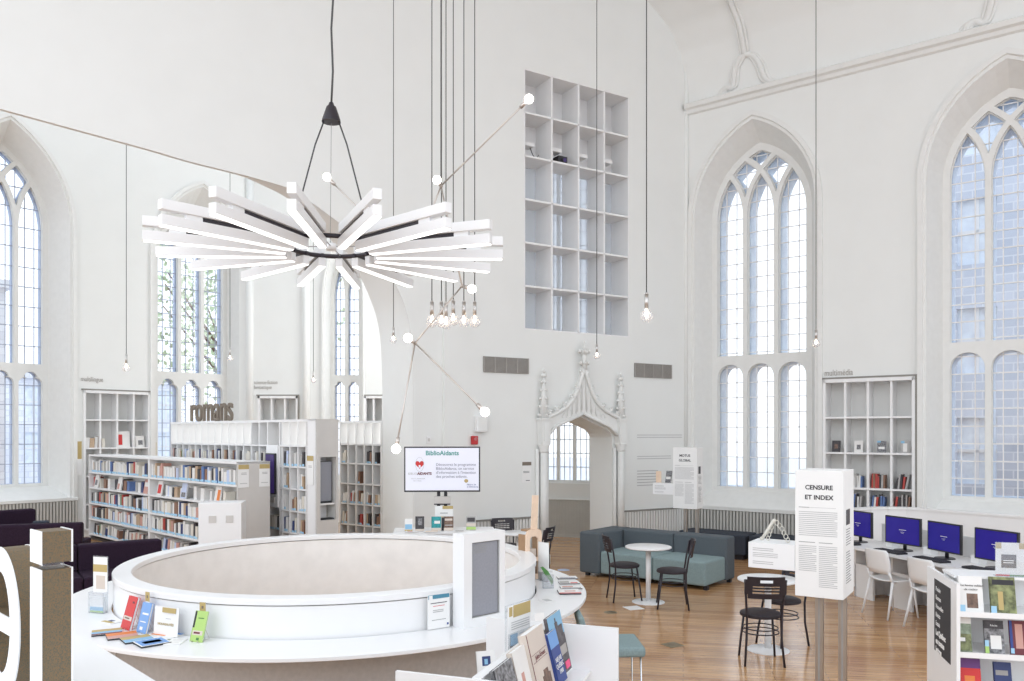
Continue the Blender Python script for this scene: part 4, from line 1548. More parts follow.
# --- plum sofas on the left
def plum(label, loc, rz, w, back=0.76, depth=0.8, arms=True, split=True):
    r_ = thing('plum_sofa', label, 'sofa', loc, rz, 'dark plum sofas')
    n = 2 if split else 1
    for k in range(n):
        rbox('seat', r_, (w * k / n + 0.003, 0.0, 0.10), (w * (k + 1) / n - 0.003, depth, 0.42), 'plum_fabric', 0.03)
        rbox('backrest', r_, (w * k / n + 0.003, depth - 0.2, 0.40), (w * (k + 1) / n - 0.003, depth + 0.02, back), 'plum_fabric', 0.035)
    if arms:
        for x in (-0.12, w):
            rbox('arm', r_, (x, 0, 0.08), (x + 0.12, depth, 0.60), 'plum_fabric', 0.03)
    q = MB()
    for x in (0.08, w - 0.08):
        for y in (0.08, depth - 0.08):
            q.cyl((x, y, 0), (x, y, 0.11), 0.02, 'black_metal', n=10)
    q.build('feet', r_)
    return r_
p3 = Vector((-5.95, 10.70, 0))
e3 = (Vector((-4.97, 11.37, 0)) - p3).normalized()
n3 = Vector((-e3.y, e3.x, 0))
o_ = p3 - e3 * 0.9 - n3 * 0.8
plum('dark plum two-seat sofa facing us, nearest of the three, behind the round counter', (o_.x, o_.y, 0), ang(e3), 2.08, arms=False)
# second one turns its back to us
pb = on(82, 524, 13.35)
e2_ = Vector((0.95, 0.30, 0)).normalized()
o_ = Vector((pb.x, pb.y, 0)) + Vector((-e2_.y, e2_.x, 0)) * 0.8
plum('dark plum sofa with its back to us, between the other two', (o_.x, o_.y, 0), ang(-e2_), 2.3, split=False, back=0.75, arms=False)
plum('dark plum sofa under the left window, farthest of the three', (-9.17, 13.58, 0), AL, 1.2, back=0.84, split=False, arms=False)
cu_ = thing('cushion', 'dark blue cushion on the arm of the farthest plum sofa', 'cushion', on(41, 522.5, 14.4), 0.5)
rbox('cover', cu_, (-0.13, -0.10, -0.07), (0.13, 0.10, 0.03), 'navy_fabric', 0.03)
q = MB()
q.tube([(-0.12, -0.1, -0.02), (0.12, -0.1, -0.02), (0.12, 0.1, -0.02), (-0.12, 0.1, -0.02)], 0.006, 'navy_fabric', closed=True, n=6)
q.build('piping', cu_)

# --- teal upholstered chairs near the counter
def teal_chair(label, loc, rz):
    r_ = thing('upholstered_chair', label, 'chair', loc, rz)
    rbox('seat', r_, (-0.24, -0.24, 0.38), (0.24, 0.24, 0.47), 'teal_fabric', 0.03)
    q = MB()
    q.box((0, 0.27, 0.60), (0.44, 0.05, 0.25), 'teal_fabric', rot=Matrix.Rotation(math.radians(-14), 3, 'X'), bevel=0.022, seg=3)
    q.build('backrest', r_)
    for sx_ in (-1, 1):
        q = MB()
        q.tube([(sx_ * 0.21, -0.2, 0.38), (sx_ * 0.21, -0.21, 0.01), (sx_ * 0.21, 0.22, 0.01), (sx_ * 0.21, 0.2, 0.38)], 0.008, 'chrome', n=8)
        q.build('sled_leg', r_)
    return r_
teal_chair('teal chair on steel sled legs between the round counter and the display rack', (0.86, 6.88, 0), math.radians(92))

# --- computer desks
DE = Vector((0.265, -0.964, 0)).normalized()
DO = Vector((4.42, 11.02, 0))
ADK = ang(DE)
dk = thing('computer_desk', 'long white desk carrying the four computers', 'desk', DO, ADK)
DL = 4.0
q = MB(); q.b2((-0.15, 0, 0.70), (DL, 0.78, 0.73), 'shelf_white'); q.build('desk_top', dk)
for k, x in enumerate((0.02, 0.72, 1.42, 2.12, 2.82, 3.96)):
    q = MB(); q.b2((x, 0.30, 0), (x + 0.03, 0.76, 0.70), 'shelf_white'); q.b2((x, 0.30, 0), (x + 0.36, 0.33, 0.45), 'shelf_white'); q.build('support_panel', dk)
q = MB(); q.b2((0, 0.76, 0), (DL, 0.79, 0.98), 'shelf_white'); q.build('back_panel', dk)
mat('blue_screen', (0.02, 0.014, 0.20), 0.18, noise=0.1, emit=0.22, ecol=(0.035, 0.024, 0.36))
DM = frame_m(DO, DE)
def computer(s, y, turn, lab):
    loc = DM @ Vector((s, y, 0.73))
    r_ = thing('computer_monitor', lab, 'monitor', loc, ADK + turn, 'computer monitors on the desk')
    q = MB()
    q.box((0, 0, 0.255), (0.55, 0.03, 0.355), 'dark_plastic', bevel=0.004)
    q.build('bezel', r_)
    q = MB()
    q.b2((-0.255, -0.0175, 0.095), (0.255, -0.0155, 0.415), 'blue_screen')
    q.b2((-0.05, -0.019, 0.262), (0.06, -0.0175, 0.268), 'paper')
    q.b2((-0.03, -0.019, 0.235), (0.03, -0.0175, 0.238), 'paper')
    q.b2((-0.015, -0.019, 0.222), (0.02, -0.0175, 0.225), 'paper')
    q.build('screen', r_)
    q = MB()
    q.cyl((0, 0.03, 0.01), (0, 0.03, 0.16), 0.022, 'dark_plastic')
    q.lathe([(0, 0.014), (0.11, 0.012), (0.12, 0.0), (0, 0.0)], 'dark_plastic', n=24, c=(0, 0.0, 0))
    q.build('stand', r_)
def keyboard(s, lab):
    r_ = thing('keyboard', lab, 'keyboard', DM @ Vector((s, 0.13, 0.73)), ADK, 'keyboards on the computer desk')
    q = MB(); q.box((0, 0, 0.012), (0.44, 0.15, 0.022), 'dark_plastic', bevel=0.004); q.build('case', r_)
    q = MB()
    for a in range(14):
        for b_ in range(5):
            q.b2((-0.205 + a * 0.03, -0.062 + b_ * 0.026, 0.023), (-0.181 + a * 0.03, -0.042 + b_ * 0.026, 0.028), 'ink')
    q.build('keys', r_)
for s, tn, nm in ((-0.02, 0.0, 'farthest'), (0.82, 0.12, 'second farthest'), (1.50, -0.06, 'third farthest'), (2.24, 0.06, 'nearest')):
    computer(s, 0.40, tn, f'{nm} of the four monitors with blue screens on the white desk')
    keyboard(s + 0.08, f'black keyboard in front of the {nm} blue monitor')
for s, nm in ((0.52, 'between the two farthest monitors'), (1.17, 'between the second and third monitors'), (1.90, 'left of the nearest monitor')):
    r_ = thing('tissue_box', f'small white box on the desk {nm}', 'box', DM @ Vector((s, 0.5, 0.73)), ADK, 'white boxes on the desk')
    rbox('carton', r_, (-0.06, -0.06, 0.0), (0.06, 0.06, 0.09), 'white_lacquer', 0.004)
    q = MB(); q.b2((-0.03, -0.012, 0.09), (0.03, 0.012, 0.092), 'ink_grey'); q.build('slot', r_)
# low curved partition behind the desks
q = MB()
path = [(4.82, 11.60), (5.02, 11.86), (5.32, 12.04), (5.62, 12.10), (5.9, 12.04), (6.12, 11.84), (6.9, 10.86), (8.2, 9.2)]
for (a, b_) in zip(path, path[1:]):
    a, b_ = Vector((*a, 0)), Vector((*b_, 0))
    d_ = (b_ - a).normalized()
    n_ = Vector((-d_.y, d_.x, 0)) * 0.05
    V = [a - n_, b_ - n_, b_ + n_, a + n_]
    V = V + [v + Vector((0, 0, 1.10)) for v in V]
    q.faces(V, [(0, 1, 5, 4), (1, 2, 6, 5), (2, 3, 7, 6), (3, 0, 4, 7), (4, 5, 6, 7)], 'shelf_white')
    n2_ = n_ * 1.5
    V = [a - n2_, b_ - n2_, b_ + n2_, a + n2_]
    V = [v + Vector((0, 0, 1.10)) for v in V] + [v + Vector((0, 0, 1.13)) for v in V]
    q.faces(V, [(0, 1, 5, 4), (1, 2, 6, 5), (2, 3, 7, 6), (3, 0, 4, 7), (4, 5, 6, 7), (3, 2, 1, 0)], 'shelf_white')
structure(q.build('wall_partition'))
# white shell chairs
def shell_chair(lab, c, rz):
    r_ = thing('shell_chair', lab, 'chair', (c[0], c[1], 0), rz, 'white shell chairs at the computer desk')
    q = MB()
    def grid(prof, w0, w1, th):
        N = 8
        V, Fc = [], []
        for k, (y, z, w, cv) in enumerate(prof):
            for j in range(N + 1):
                t = -1 + 2 * j / N
                V.append((t * w, y - cv * t * t, z + (0.02 * t * t if k < 99 and w1 else 0)))
        n_ = len(V)
        V += [(x, y + th[0], z + th[1]) for x, y, z in V]
        for k in range(len(prof) - 1):
            for j in range(N):
                a = k * (N + 1) + j
                Fc.append((a, a + 1, a + N + 2, a + N + 1))
                Fc.append((n_ + a, n_ + a + N + 1, n_ + a + N + 2, n_ + a + 1))
        K = len(prof) - 1
        for j in range(N):
            Fc.append((j, n_ + j, n_ + j + 1, j + 1))
            a = K * (N + 1) + j
            Fc.append((a, a + 1, n_ + a + 1, n_ + a))
        for k in range(K):
            a = k * (N + 1)
            Fc.append((a, a + N + 1, n_ + a + N + 1, n_ + a))
            a += N
            Fc.append((a, n_ + a, n_ + a + N + 1, a + N + 1))
        q.faces(V, Fc, 'white_lacquer', smooth=True)
    grid([(-0.22, 0.425, 0.19, 0), (-0.19, 0.445, 0.21, 0), (-0.05, 0.445, 0.22, 0), (0.10, 0.44, 0.21, 0), (0.18, 0.45, 0.19, 0)], 0, 1, (0, -0.014))
    q.build('seat', r_)
    q = MB()
    grid([(0.205, 0.53, 0.19, 0.03), (0.22, 0.60, 0.205, 0.035), (0.235, 0.70, 0.205, 0.035), (0.25, 0.80, 0.195, 0.03), (0.255, 0.825, 0.17, 0.03)], 0, 0, (0.013, 0))
    q.build('backrest', r_)
    for sx_ in (-1, 1):
        q = MB()
        q.tube([(sx_ * 0.19, 0.10, 0.44), (sx_ * 0.20, 0.17, 0.46), (sx_ * 0.185, 0.195, 0.56)], 0.014, 'white_lacquer')
        q.build('back_support', r_)
        q = MB(); q.cyl((sx_ * 0.19, 0.15, 0.45), (sx_ * 0.225, 0.25, 0), 0.017, 'white_lacquer', r2=0.011, n=10); q.build('leg', r_)
        q = MB(); q.cyl((sx_ * 0.18, -0.15, 0.44), (sx_ * 0.21, -0.2, 0), 0.017, 'white_lacquer', r2=0.011, n=10); q.build('leg', r_)
    return r_
shell_chair('white shell chair at the far end of the computer desk', (4.67, 9.90), ADK + math.pi)
shell_chair('white shell chair nearer us at the computer desk', (4.83, 9.16), ADK + math.pi)

# --- round counter
CC = Vector((-1.667, 7.61, 0))
ct = thing('round_counter', 'large round white counter with a raised drum and an open centre', 'counter', CC, 0)
q = MB()
q.lathe([(1.885, 1.005), (1.885, 0)], 'white_lacquer', n=128)
q.lathe([(1.76, 0), (1.76, 1.005), (1.885, 1.005)], 'drum_inside', n=128)
q.build('drum_wall', ct)
q = MB()
q.lathe([(1.745, 1.015), (1.745, 1.055), (1.75, 1.06), (1.890, 1.06), (1.896, 1.055), (1.896, 1.015), (1.745, 1.015)], 'white_lacquer', n=128)
q.build('cap_rail', ct)
q = MB()
q.lathe([(1.90, 0.735), (2.345, 0.735), (2.36, 0.742), (2.36, 0.765), (2.355, 0.77), (1.90, 0.77), (1.90, 0.735)], 'white_lacquer', n=128)
q.build('worktop', ct)
q = MB()
a0, a1 = math.radians(-128), math.radians(150)
q.lathe([(2.08, 0), (2.08, 0.735)], 'counter_base', n=80, a0=a0, a1=a1)
q.lathe([(2.05, 0.735), (2.05, 0)], 'counter_base', n=80, a0=a0, a1=a1)
q.build('base_panel', ct, recalc=False)
q = MB()
v = Vector((math.cos(a0), math.sin(a0), 0))
q.box(v * 2.10 + Vector((0, 0, 0.367)), (0.03, 0.32, 0.735), 'white_lacquer', rot=Matrix.Rotation(a0 + math.pi / 2, 3, 'Z'))
q.build('end_panel', ct)
# things under its open left end
r_ = thing('stool', 'round grey stool under the left end of the round counter', 'stool', (-3.48, 6.33, 0), 0)
q = MB(); q.lathe([(0, 0.0), (0.15, 0.0), (0.16, 0.03), (0.16, 0.44), (0.14, 0.48), (0, 0.49)], 'grey_panel', n=28); q.build('drum', r_)
q = MB(); q.lathe([(0.161, 0.36), (0.166, 0.37), (0.166, 0.40), (0.161, 0.41)], 'brown_print', n=28); q.build('band', r_)
r_ = thing('crate', 'blue crate under the left end of the round counter', 'crate', (-3.86, 6.86, 0), 0.6)
q = MB(); q.b2((-0.16, -0.14, 0), (0.16, 0.14, 0.02), 'blue_print')
for s_ in (-1, 1):
    q.b2((s_ * 0.16 - 0.008, -0.14, 0), (s_ * 0.16 + 0.008, 0.14, 0.46), 'blue_print'); q.b2((-0.16, s_ * 0.14 - 0.008, 0), (0.16, s_ * 0.14 + 0.008, 0.46), 'blue_print')
q.build('shell', r_)
q = MB(); q.tube([(-0.17, -0.15, 0.46), (0.17, -0.15, 0.46), (0.17, 0.15, 0.46), (-0.17, 0.15, 0.46)], 0.012, 'navy_print', closed=True, n=6); q.build('rim', r_)

# --- kiosk cabinet standing on the counter
KA, KB = Vector((-0.359, 6.02, 0)), Vector((-0.055, 6.31, 0))
KE = (KB - KA).normalized()
KW = (KB - KA).length
kk = thing('counter_kiosk', 'white cabinet with a tall grey screen standing on the round counter', 'kiosk', (KA.x, KA.y, 0.77), ang(KE))
q = MB()
q.plate([(0, 0), (0, 0.71), (KW, 0.71), (KW, 0)], [[(0.08, 0.07), (0.08, 0.64), (KW - 0.055, 0.64), (KW - 0.055, 0.07)]], 0.0, 0.03, 'white_lacquer')
q.b2((0, 0.03, 0), (KW, 0.13, 0.71), 'white_lacquer')
q.build('cabinet', kk)
q = MB()
q.b2((0.085, 0.018, 0.075), (KW - 0.06, 0.029, 0.635), 'screen_grey')
q.lines(0.10, 0.24, 0.55, 0.62, 5, 0.017, 'ink_grey', random.Random(1))
q.tube([(0.085, 0.014, 0.075), (KW - 0.06, 0.014, 0.075), (KW - 0.06, 0.014, 0.635), (0.085, 0.014, 0.635)], 0.006, 'ink_grey', closed=True, n=4)
q.build('screen', kk)
# paper notice on the drum wall
pa = math.atan2(6.0 - CC.y + 0.0, (442 - 512) / FPX * 6.0 - CC.x)
pn = CC + Vector((math.cos(pa), math.sin(pa), 0)) * 1.925
nn = thing('notice', 'white notice with a teal header on the drum beside the counter kiosk', 'sign', (pn.x, pn.y, 0.775), pa + math.pi / 2)
q = MB()
q.b2((-0.095, -0.004, 0), (0.095, 0.0, 0.26), 'paper')
q.b2((-0.09, -0.006, 0.225), (0.09, -0.004, 0.255), 'teal_print')
q.b2((-0.085, -0.007, 0.222), (-0.055, -0.006, 0.252), 'paper')
q.lines(-0.07, 0.07, 0.185, 0.20, 1, -0.005, 'ink')
q.lines(-0.05, 0.05, 0.165, 0.175, 1, -0.005, 'red')
q.lines(-0.05, 0.04, 0.12, 0.145, 2, -0.005, 'ink_grey')
q.lines(-0.06, 0.06, 0.06, 0.072, 1, -0.005, 'ink_grey')
q.b2((0.07, -0.006, 0.02), (0.085, -0.004, 0.035), 'navy_print')
q.build('sheet', nn)

# ================================================================== LAMPS
def top_at(x, y):
    rel = Vector((x, y, 0)) - CORNER
    n = Vector((-RD.y, RD.x, 0))
    return vault_at(max(0.0, min(13, -rel.dot(n)))) + 0.02

HX, HY = -1.715, 7.64
chd = thing('chandelier', 'large white sunburst chandelier of radiating double light bars above the round counter', 'chandelier', (HX, HY, -0.025))
for k in range(16):
    a = math.radians(2.4 + 22.5 * k)
    u = Vector((math.sin(a), -math.cos(a), 0))
    rot = Matrix.Rotation(math.atan2(u.y, u.x), 4, 'Z')
    q = MB()
    q.b2((0.46, -0.036, 4.055), (1.63, 0.036, 4.14), 'white_lacquer', bevel=0.003, seg=1)
    q.xform(rot); q.build('upper_bar', chd)
    q = MB()
    q.b2((0.42, -0.036, 3.93), (1.63, 0.036, 4.015), 'white_lacquer', bevel=0.003, seg=1)
    q.xform(rot); lb = q.build('lower_bar', chd)
    q = MB()
    q.b2((0.43, -0.032, 3.922), (1.62, 0.032, 3.931), 'strip_glow')
    q.xform(rot); q.build('light_strip', lb)
    q = MB()
    q.b2((0.40, -0.013, 4.018), (1.28, 0.013, 4.052), 'black_metal')
    q.b2((1.28, -0.02, 4.012), (1.42, 0.02, 4.057), 'white_lacquer')
    q.xform(rot); q.build('spoke', chd)
q = MB()
q.tube([(0.435 * math.cos(t), 0.435 * math.sin(t), 4.035) for t in [2 * math.pi * k / 64 for k in range(64)]], 0.022, 'black_metal', n=8, closed=True)
q.build('ring', chd)
q = MB()
q.lathe([(0.02, 5.40), (0.03, 5.37), (0.045, 5.36), (0.085, 5.24), (0.09, 5.215), (0, 5.215)], 'black_metal', n=20)
q.build('cable_cone', chd)
zt = top_at(HX, HY)
q = MB()
q.tube([(0.0, 0, 5.38), (0.015, 0, 5.7), (0.0, 0, 6.1), (0.03, 0, 6.6), (0.02, 0, 7.1), (0.03, 0, 8), (0.0, 0, zt)], 0.010, 'black_cable', n=8)
q.build('main_cable', chd)
for sx_ in (-1, 1):
    q = MB()
    q.tube([(sx_ * 0.06, 0, 5.25), (sx_ * 0.15, -0.01, 5.0), (sx_ * 0.28, -0.02, 4.5), (sx_ * 0.41, 0, 4.05)], 0.008, 'black_cable', n=6)
    q.build('cord', chd)
q = MB()
q.tube([(0, 0, 5.25), (-0.01, 0, 4.05)], 0.003, 'ink_grey', n=5)
q.build('steel_wire', chd)
q = MB()
q.cyl((0, 0, 4.0), (0, 0, 4.06), 0.05, 'white_lacquer', n=16)
for k in range(4):
    t = k * math.pi / 2
    q.tube([(0, 0, 4.035), (0.41 * math.cos(t), 0.41 * math.sin(t), 4.035)], 0.005, 'ink_grey', n=5)
q.build('hub', chd)

# --- branching lamp of thin rods and frosted bulbs
br = thing('branching_lamp', 'angular branching lamp of thin metal rods with seven glowing round bulbs', 'lamp', (0, 0, 0))
BP = {}
def nd(n, px, py, Y):
    BP[n] = on(px, py, Y)
nd('h1', 441, 186, 8.7); nd('h2', 412, 262, 8.9); nd('h3', 462, 286, 8.5); nd('h4', 415, 343, 8.3)
nd('b1', 437, 180, 8.55); nd('b2', 529, 99, 8.0); nd('b3', 327, 177, 8.9); nd('b4', 472, 289, 8.4); nd('b5', 408, 338, 8.2); nd('b6', 396, 449, 8.0); nd('b7', 485, 412, 7.8)
for a, c in (('h1', 'h2'), ('h1', 'h3'), ('h3', 'h4'), ('h1', 'b2'), ('h1', 'b1'), ('h2', 'b3'), ('h3', 'b4'), ('h4', 'b5'), ('h4', 'b6'), ('h4', 'b7')):
    q = MB(); q.tube([BP[a], BP[c]], 0.0085, 'rod_nickel', n=8); q.build('rod', br)
for h in ('h1', 'h2', 'h3', 'h4'):
    q = MB(); q.sphere(BP[h], 0.022, 'rod_nickel', n=12); q.build('joint', br)
for n_, h in (('b1', 'h1'), ('b2', 'h1'), ('b3', 'h2'), ('b4', 'h3'), ('b5', 'h4'), ('b6', 'h4'), ('b7', 'h4')):
    d_ = (BP[h] - BP[n_]).normalized()
    q = MB(); q.cyl(BP[n_] + d_ * 0.05, BP[n_] + d_ * 0.12, 0.02, 'rod_nickel', n=12); q.build('socket', br)
    q = MB(); q.sphere(BP[n_], 0.046, 'bulb_glow', n=18); q.build('bulb', br)
q = MB()
q.tube([BP['h1'], Vector((BP['h1'].x, BP['h1'].y, top_at(BP['h1'].x, BP['h1'].y)))], 0.007, 'black_cable', n=6)
q.build('cable', br)

# --- bare globe pendants
def pendant(px, py, Y, r, label, group, ztop=None, ball=None, glow=True):
    c = on(px, py, Y)
    k = r / 0.065
    root = thing('pendant_bulb', label, 'lamp', (c.x, c.y, c.z), 0, group)
    zt = (ztop if ztop else top_at(c.x, c.y)) - c.z
    q = MB(); q.sphere((0, 0, 0), r, 'bulb_glass', n=20); q.cyl((0, 0, r * 0.9), (0, 0, r * 1.25), r * 0.4, 'bulb_glass', r2=r * 0.3, n=12, cap=False); q.build('globe', root)
    q = MB()
    q.tube([(0, 0, r * 1.1), (-r * 0.25, 0, r * 0.2), (-r * 0.1, 0, -r * 0.1), (r * 0.1, 0, -r * 0.1), (r * 0.25, 0, r * 0.2), (0, 0, r * 1.1)], r * 0.055, 'filament', n=5)
    q.build('filament', root)
    q = MB(); q.cyl((0, 0, r * 1.2), (0, 0, r * 1.2 + 0.14 * k), r * 0.32, 'steel', n=14); q.cyl((0, 0, r * 1.2 + 0.14 * k), (0, 0, r * 1.2 + 0.16 * k), r * 0.32, 'steel', r2=0.01, n=14); q.build('socket', root)
    q = MB(); q.tube([(0, 0, r * 1.2 + 0.15 * k), (0, 0, zt)], 0.0055, 'black_cable', n=6); q.build('cable', root)
    if ball:
        q = MB(); q.sphere((0, 0, ball), 0.03, 'black_cable', n=12); q.build('weight', root)
    return root
GR = 'clear globe bulbs in the hanging cluster'
for px, py, Y, ds in ((431.9, 321.8, 9.0, 'leftmost'), (441.4, 321.8, 9.15, 'second from the left'), (446.0, 323.4, 8.85, 'third from the left'), (453.3, 320.0, 9.3, 'third from the right'), (463.9, 321.8, 9.0, 'second from the right')):
    pendant(px, py, Y, 0.065, f'clear globe bulb in the hanging cluster, {ds}', GR)
pendant(474.7, 321.8, 9.1, 0.065, 'clear globe bulb in the hanging cluster, rightmost, with a black ball on its cable', GR, ball=0.58)
pendant(646.5, 316, 8.2, 0.066, 'large clear globe bulb hanging alone right of the grid niche', None)
pendant(596.8, 356, 12.2, 0.050, 'small globe bulb hanging low in front of the grid niche above the Gothic door', None)
pendant(816, 343.5, 12.2, 0.060, 'globe bulb hanging between the near window and the wall lettering on the right', None)
pendant(393.5, 340, 11.6, 0.052, 'faint globe bulb hanging in front of the white pier', None)
pendant(126.3, 368, 13.5, 0.065, 'globe bulb hanging above the shelf in the left wall', None, ztop=9.3)
pendant(230, 358.5, 15.5, 0.055, 'globe bulb hanging beside the tall window behind the bookcases', None, ztop=9.3)
pendant(313.4, 380.6, 17.0, 0.055, 'globe bulb hanging in front of the far apse wall, lowest of them', None, ztop=9.3)
q = MB()
for px, Y in ((126.3, 13.5), (230, 15.5), (313.4, 17.0)):
    c = on(px, 400, Y)
    q.b2((c.x - 0.06, Y - 4.5, 9.3), (c.x + 0.06, 22, 9.42), 'wall_paint')
structure(q.build('trim_13'))

# ================================================================== SIGNS, SMALL THINGS, FOREGROUND
PD = Vector((0.84, -0.54, 0)).normalized()
def totem(label, x, y, w, dp, z0, z1, title, az0, az1, cat='information pillar'):
    r_ = thing('information_pillar', label, cat, (x, y, 0), ang(PD))
    q = MB(); q.b2((0, 0, z0), (w, dp, z1), 'paper', bevel=0.002, seg=1); q.build('box', r_)
    for px_ in (0.36 * w, 0.84 * w):
        q = MB(); q.b2((px_, 0.10, 0), (px_ + 0.058, 0.14, z0), 'brushed_post'); q.b2((px_ + 0.024, 0.098, 0), (px_ + 0.034, 0.10, z0), 'ink_grey'); q.build('post', r_)
    sb = MB(); sb.b2((-0.36, 0, az0), (-0.002, 0.28, az1), 'white_lacquer', bevel=0.002, seg=1); sb = sb.build('side_box', r_)
    q = MB(); aH = az1 - az0
    for a, n in ((0.72, 2), (0.48, 3), (0.2, 2)):
        q.lines(-0.325, -0.235 + 0.035 * n, az0 + aH * (a - 0.05), az0 + aH * (a + 0.05 * n), n, -0.001, 'ink_light')
    q.build('print', sb)
    q = MB(); q.b2((-0.02, 0.05, 0), (w + 0.02, dp - 0.05, 0.012), 'brushed_post'); q.build('foot_plate', r_)
    H = z1 - z0
    rng = random.Random(int(x * 100))
    q = MB()
    for i, ln in enumerate(title):
        q.text(ln, w * 0.135, w * 0.5, -0.001, z1 - H * (0.150 + 0.078 * i), 'ink', align='CENTER', depth=0.0008, bold=0.0012)
    q.lines(w * 0.08, w * 0.30, z1 - H * 0.30, z1 - H * 0.285, 1, -0.001, 'ink_grey')
    q.lines(w * 0.30, w * 0.85, z1 - H * 0.296, z1 - H * 0.289, 1, -0.001, 'ink_light')
    q.lines(w * 0.08, w * 0.88, z1 - H * 0.52, z1 - H * 0.32, 13, -0.001, 'ink_light', rng)
    q.lines(w * 0.08, w * 0.42, z1 - H * 0.575, z1 - H * 0.56, 1, -0.001, 'ink_grey')
    q.lines(w * 0.50, w * 0.78, z1 - H * 0.575, z1 - H * 0.56, 1, -0.001, 'ink_grey')
    q.lines(w * 0.08, w * 0.45, z1 - H * 0.80, z1 - H * 0.59, 14, -0.001, 'ink_light', rng)
    q.lines(w * 0.50, w * 0.88, z1 - H * 0.92, z1 - H * 0.59, 22, -0.001, 'ink_light', rng)
    # side face
    def side(lo, hi, m_):
        q.b2((w, lo[0], lo[1]), (w + 0.0015, hi[0], hi[1]), m_)
    side((dp * 0.25, z1 - H * 0.43), (dp * 0.60, z1 - H * 0.31), 'dark_print')
    for k in range(22):
        if k in (7, 8):
            continue
        side((dp * 0.25, z1 - H * (0.47 + 0.02 * k)), (dp * (0.55 + 0.2 * rng.random()), z1 - H * (0.463 + 0.02 * k)), 'ink_grey')
    q.build('print', r_)
    return r_
totem('white pillar box on steel posts headed CENSURE ET INDEX, on the right', 2.18, 6.20, 0.35, 0.42, 0.99, 1.955, ['CENSURE', 'ET INDEX'], 1.175, 1.375)
totem('white pillar box on posts behind the grey sofa, farther of the two pillars', 2.68, 13.40, 0.41, 0.30, 0.99, 2.00, ['MOTUS', 'GLOBAL'], 1.21, 1.40)
P0_ = Vector((2.18, 6.20, 0)) - PD * 0.36
P1_ = Vector((2.68, 13.40, 0)) - PD * 0.36
# white chain and ruler object on the near box
c = P0_ + PD * 0.20 + Vector((0.02, 0.13, 0))
r_ = thing('chain', 'white carved bar with a chain, standing on the box beside the near pillar', 'sculpture', (c.x, c.y, 1.377), ang(PD))
q = MB()
q.cyl((-0.075, 0, 0.01), (0.02, 0, 0.165), 0.013, 'beige_bone' if 'beige_bone' in MATS else mat('beige_bone', (0.72, 0.70, 0.63), 0.6), n=8)
q.sphere((0.025, 0, 0.165), 0.017, 'beige_bone', n=10)
q.sphere((-0.075, 0, 0.018), 0.015, 'beige_bone', n=10)
q.build('bar', r_)
pts = [(0.045, 0.150), (0.065, 0.130), (0.085, 0.105), (0.10, 0.075), (0.115, 0.045), (0.13, 0.018)]
for i, (x, z) in enumerate(pts):
    q = MB()
    rr = 0.016
    q.tube([(x + (rr * math.cos(t) * 0.6 if i % 2 else rr * math.cos(t)), (rr * math.cos(t) if i % 2 else 0), z + rr * 1.2 * math.sin(t)) for t in [2 * math.pi * k / 12 for k in range(12)]], 0.0035, 'beige_bone', closed=True, n=6)
    q.build('link', r_)
for i, (x, z) in enumerate([(0.0, 0.11), (-0.01, 0.08), (-0.02, 0.05), (-0.03, 0.02)]):
    q = MB()
    q.tube([(x + 0.012 * math.cos(t), 0.02, z + 0.017 * math.sin(t)) for t in [2 * math.pi * k / 12 for k in range(12)]], 0.004, 'beige_bone', closed=True, n=6)
    q.build('link', r_)
c = P1_ + PD * 0.10 + Vector((0.02, 0.1, 1.402))
facing_book('book', 'tan book standing on the small box of the farther pillar', 'book', 'light_wood', 0.09, 0.19, 0.03, c, ang(PD), 0.0, stand=False)
c = P1_ + PD * 0.27 + Vector((0.02, 0.12, 1.402))
facing_book('leaning_card', 'dark and white card leaning against the farther pillar', 'card', 'photo_grey', 0.10, 0.21, 0.02, c, ang(PD), 0.35, [(0.1, 0.3, 0.9, 0.5, 'c_white')], stand=False)

# --- things on the chancel wall
def on_wall(name, label, cat, px, py, origin, d, off=-0.002):
    s = wx(px, origin, d)
    p_ = wp(s, origin, d, off)
    p_.z = wz(px, py, origin, d)
    return thing(name, label, cat, p_, ang(d))
def width(px0, px1, origin, d):
    return wx(px1, origin, d) - wx(px0, origin, d)
for px0, px1, py0, py1, lab in ((483, 527.5, 357.5, 372, 'brown-grey ventilation grille on the wall left of the Gothic door'), (634, 670.5, 362.5, 377, 'brown-grey ventilation grille on the wall right of the Gothic door')):
    r_ = on_wall('ventilation_grille', lab, 'vent', px0, py1, CORNER, CD)
    w = width(px0, px1, CORNER, CD)
    h = 0.26
    q = MB(); q.b2((0, -0.02, 0), (w, 0.0, h), 'rib_gap'); q.build('backing', r_)
    q = MB()
    for k in range(14):
        q.box((w / 2, -0.026, 0.012 + (h - 0.02) * k / 13), (w - 0.01, 0.014, 0.008), 'vent_grey')
    for k in range(5):
        q.b2((w * k / 4 - (0.008 if k else -0.0), -0.034, 0), (w * k / 4 + 0.008, -0.018, h), 'vent_grey')
    q.build('louvres', r_)
r_ = on_wall('fire_alarm', 'red fire alarm strobe on the wall right of the television', 'alarm', 473.5, 444.5, CORNER, CD)
q = MB(); q.box((0, -0.03, 0.07), (0.11, 0.06, 0.14), 'red_plastic', bevel=0.008); q.build('body', r_)
q = MB(); q.box((0, -0.065, 0.09), (0.05, 0.02, 0.05), 'acrylic', bevel=0.004); q.build('lens', r_)
r_ = on_wall('loudspeaker', 'white square wall speaker above the red fire alarm', 'speaker', 479.5, 432, CORNER, CD)
q = MB(); q.box((0, -0.05, 0.13), (0.2, 0.10, 0.26), 'shelf_white', bevel=0.01); q.build('body', r_)
q = MB(); q.box((0, -0.102, 0.13), (0.16, 0.006, 0.22), 'wall_paint', bevel=0.002); q.build('grille', r_)
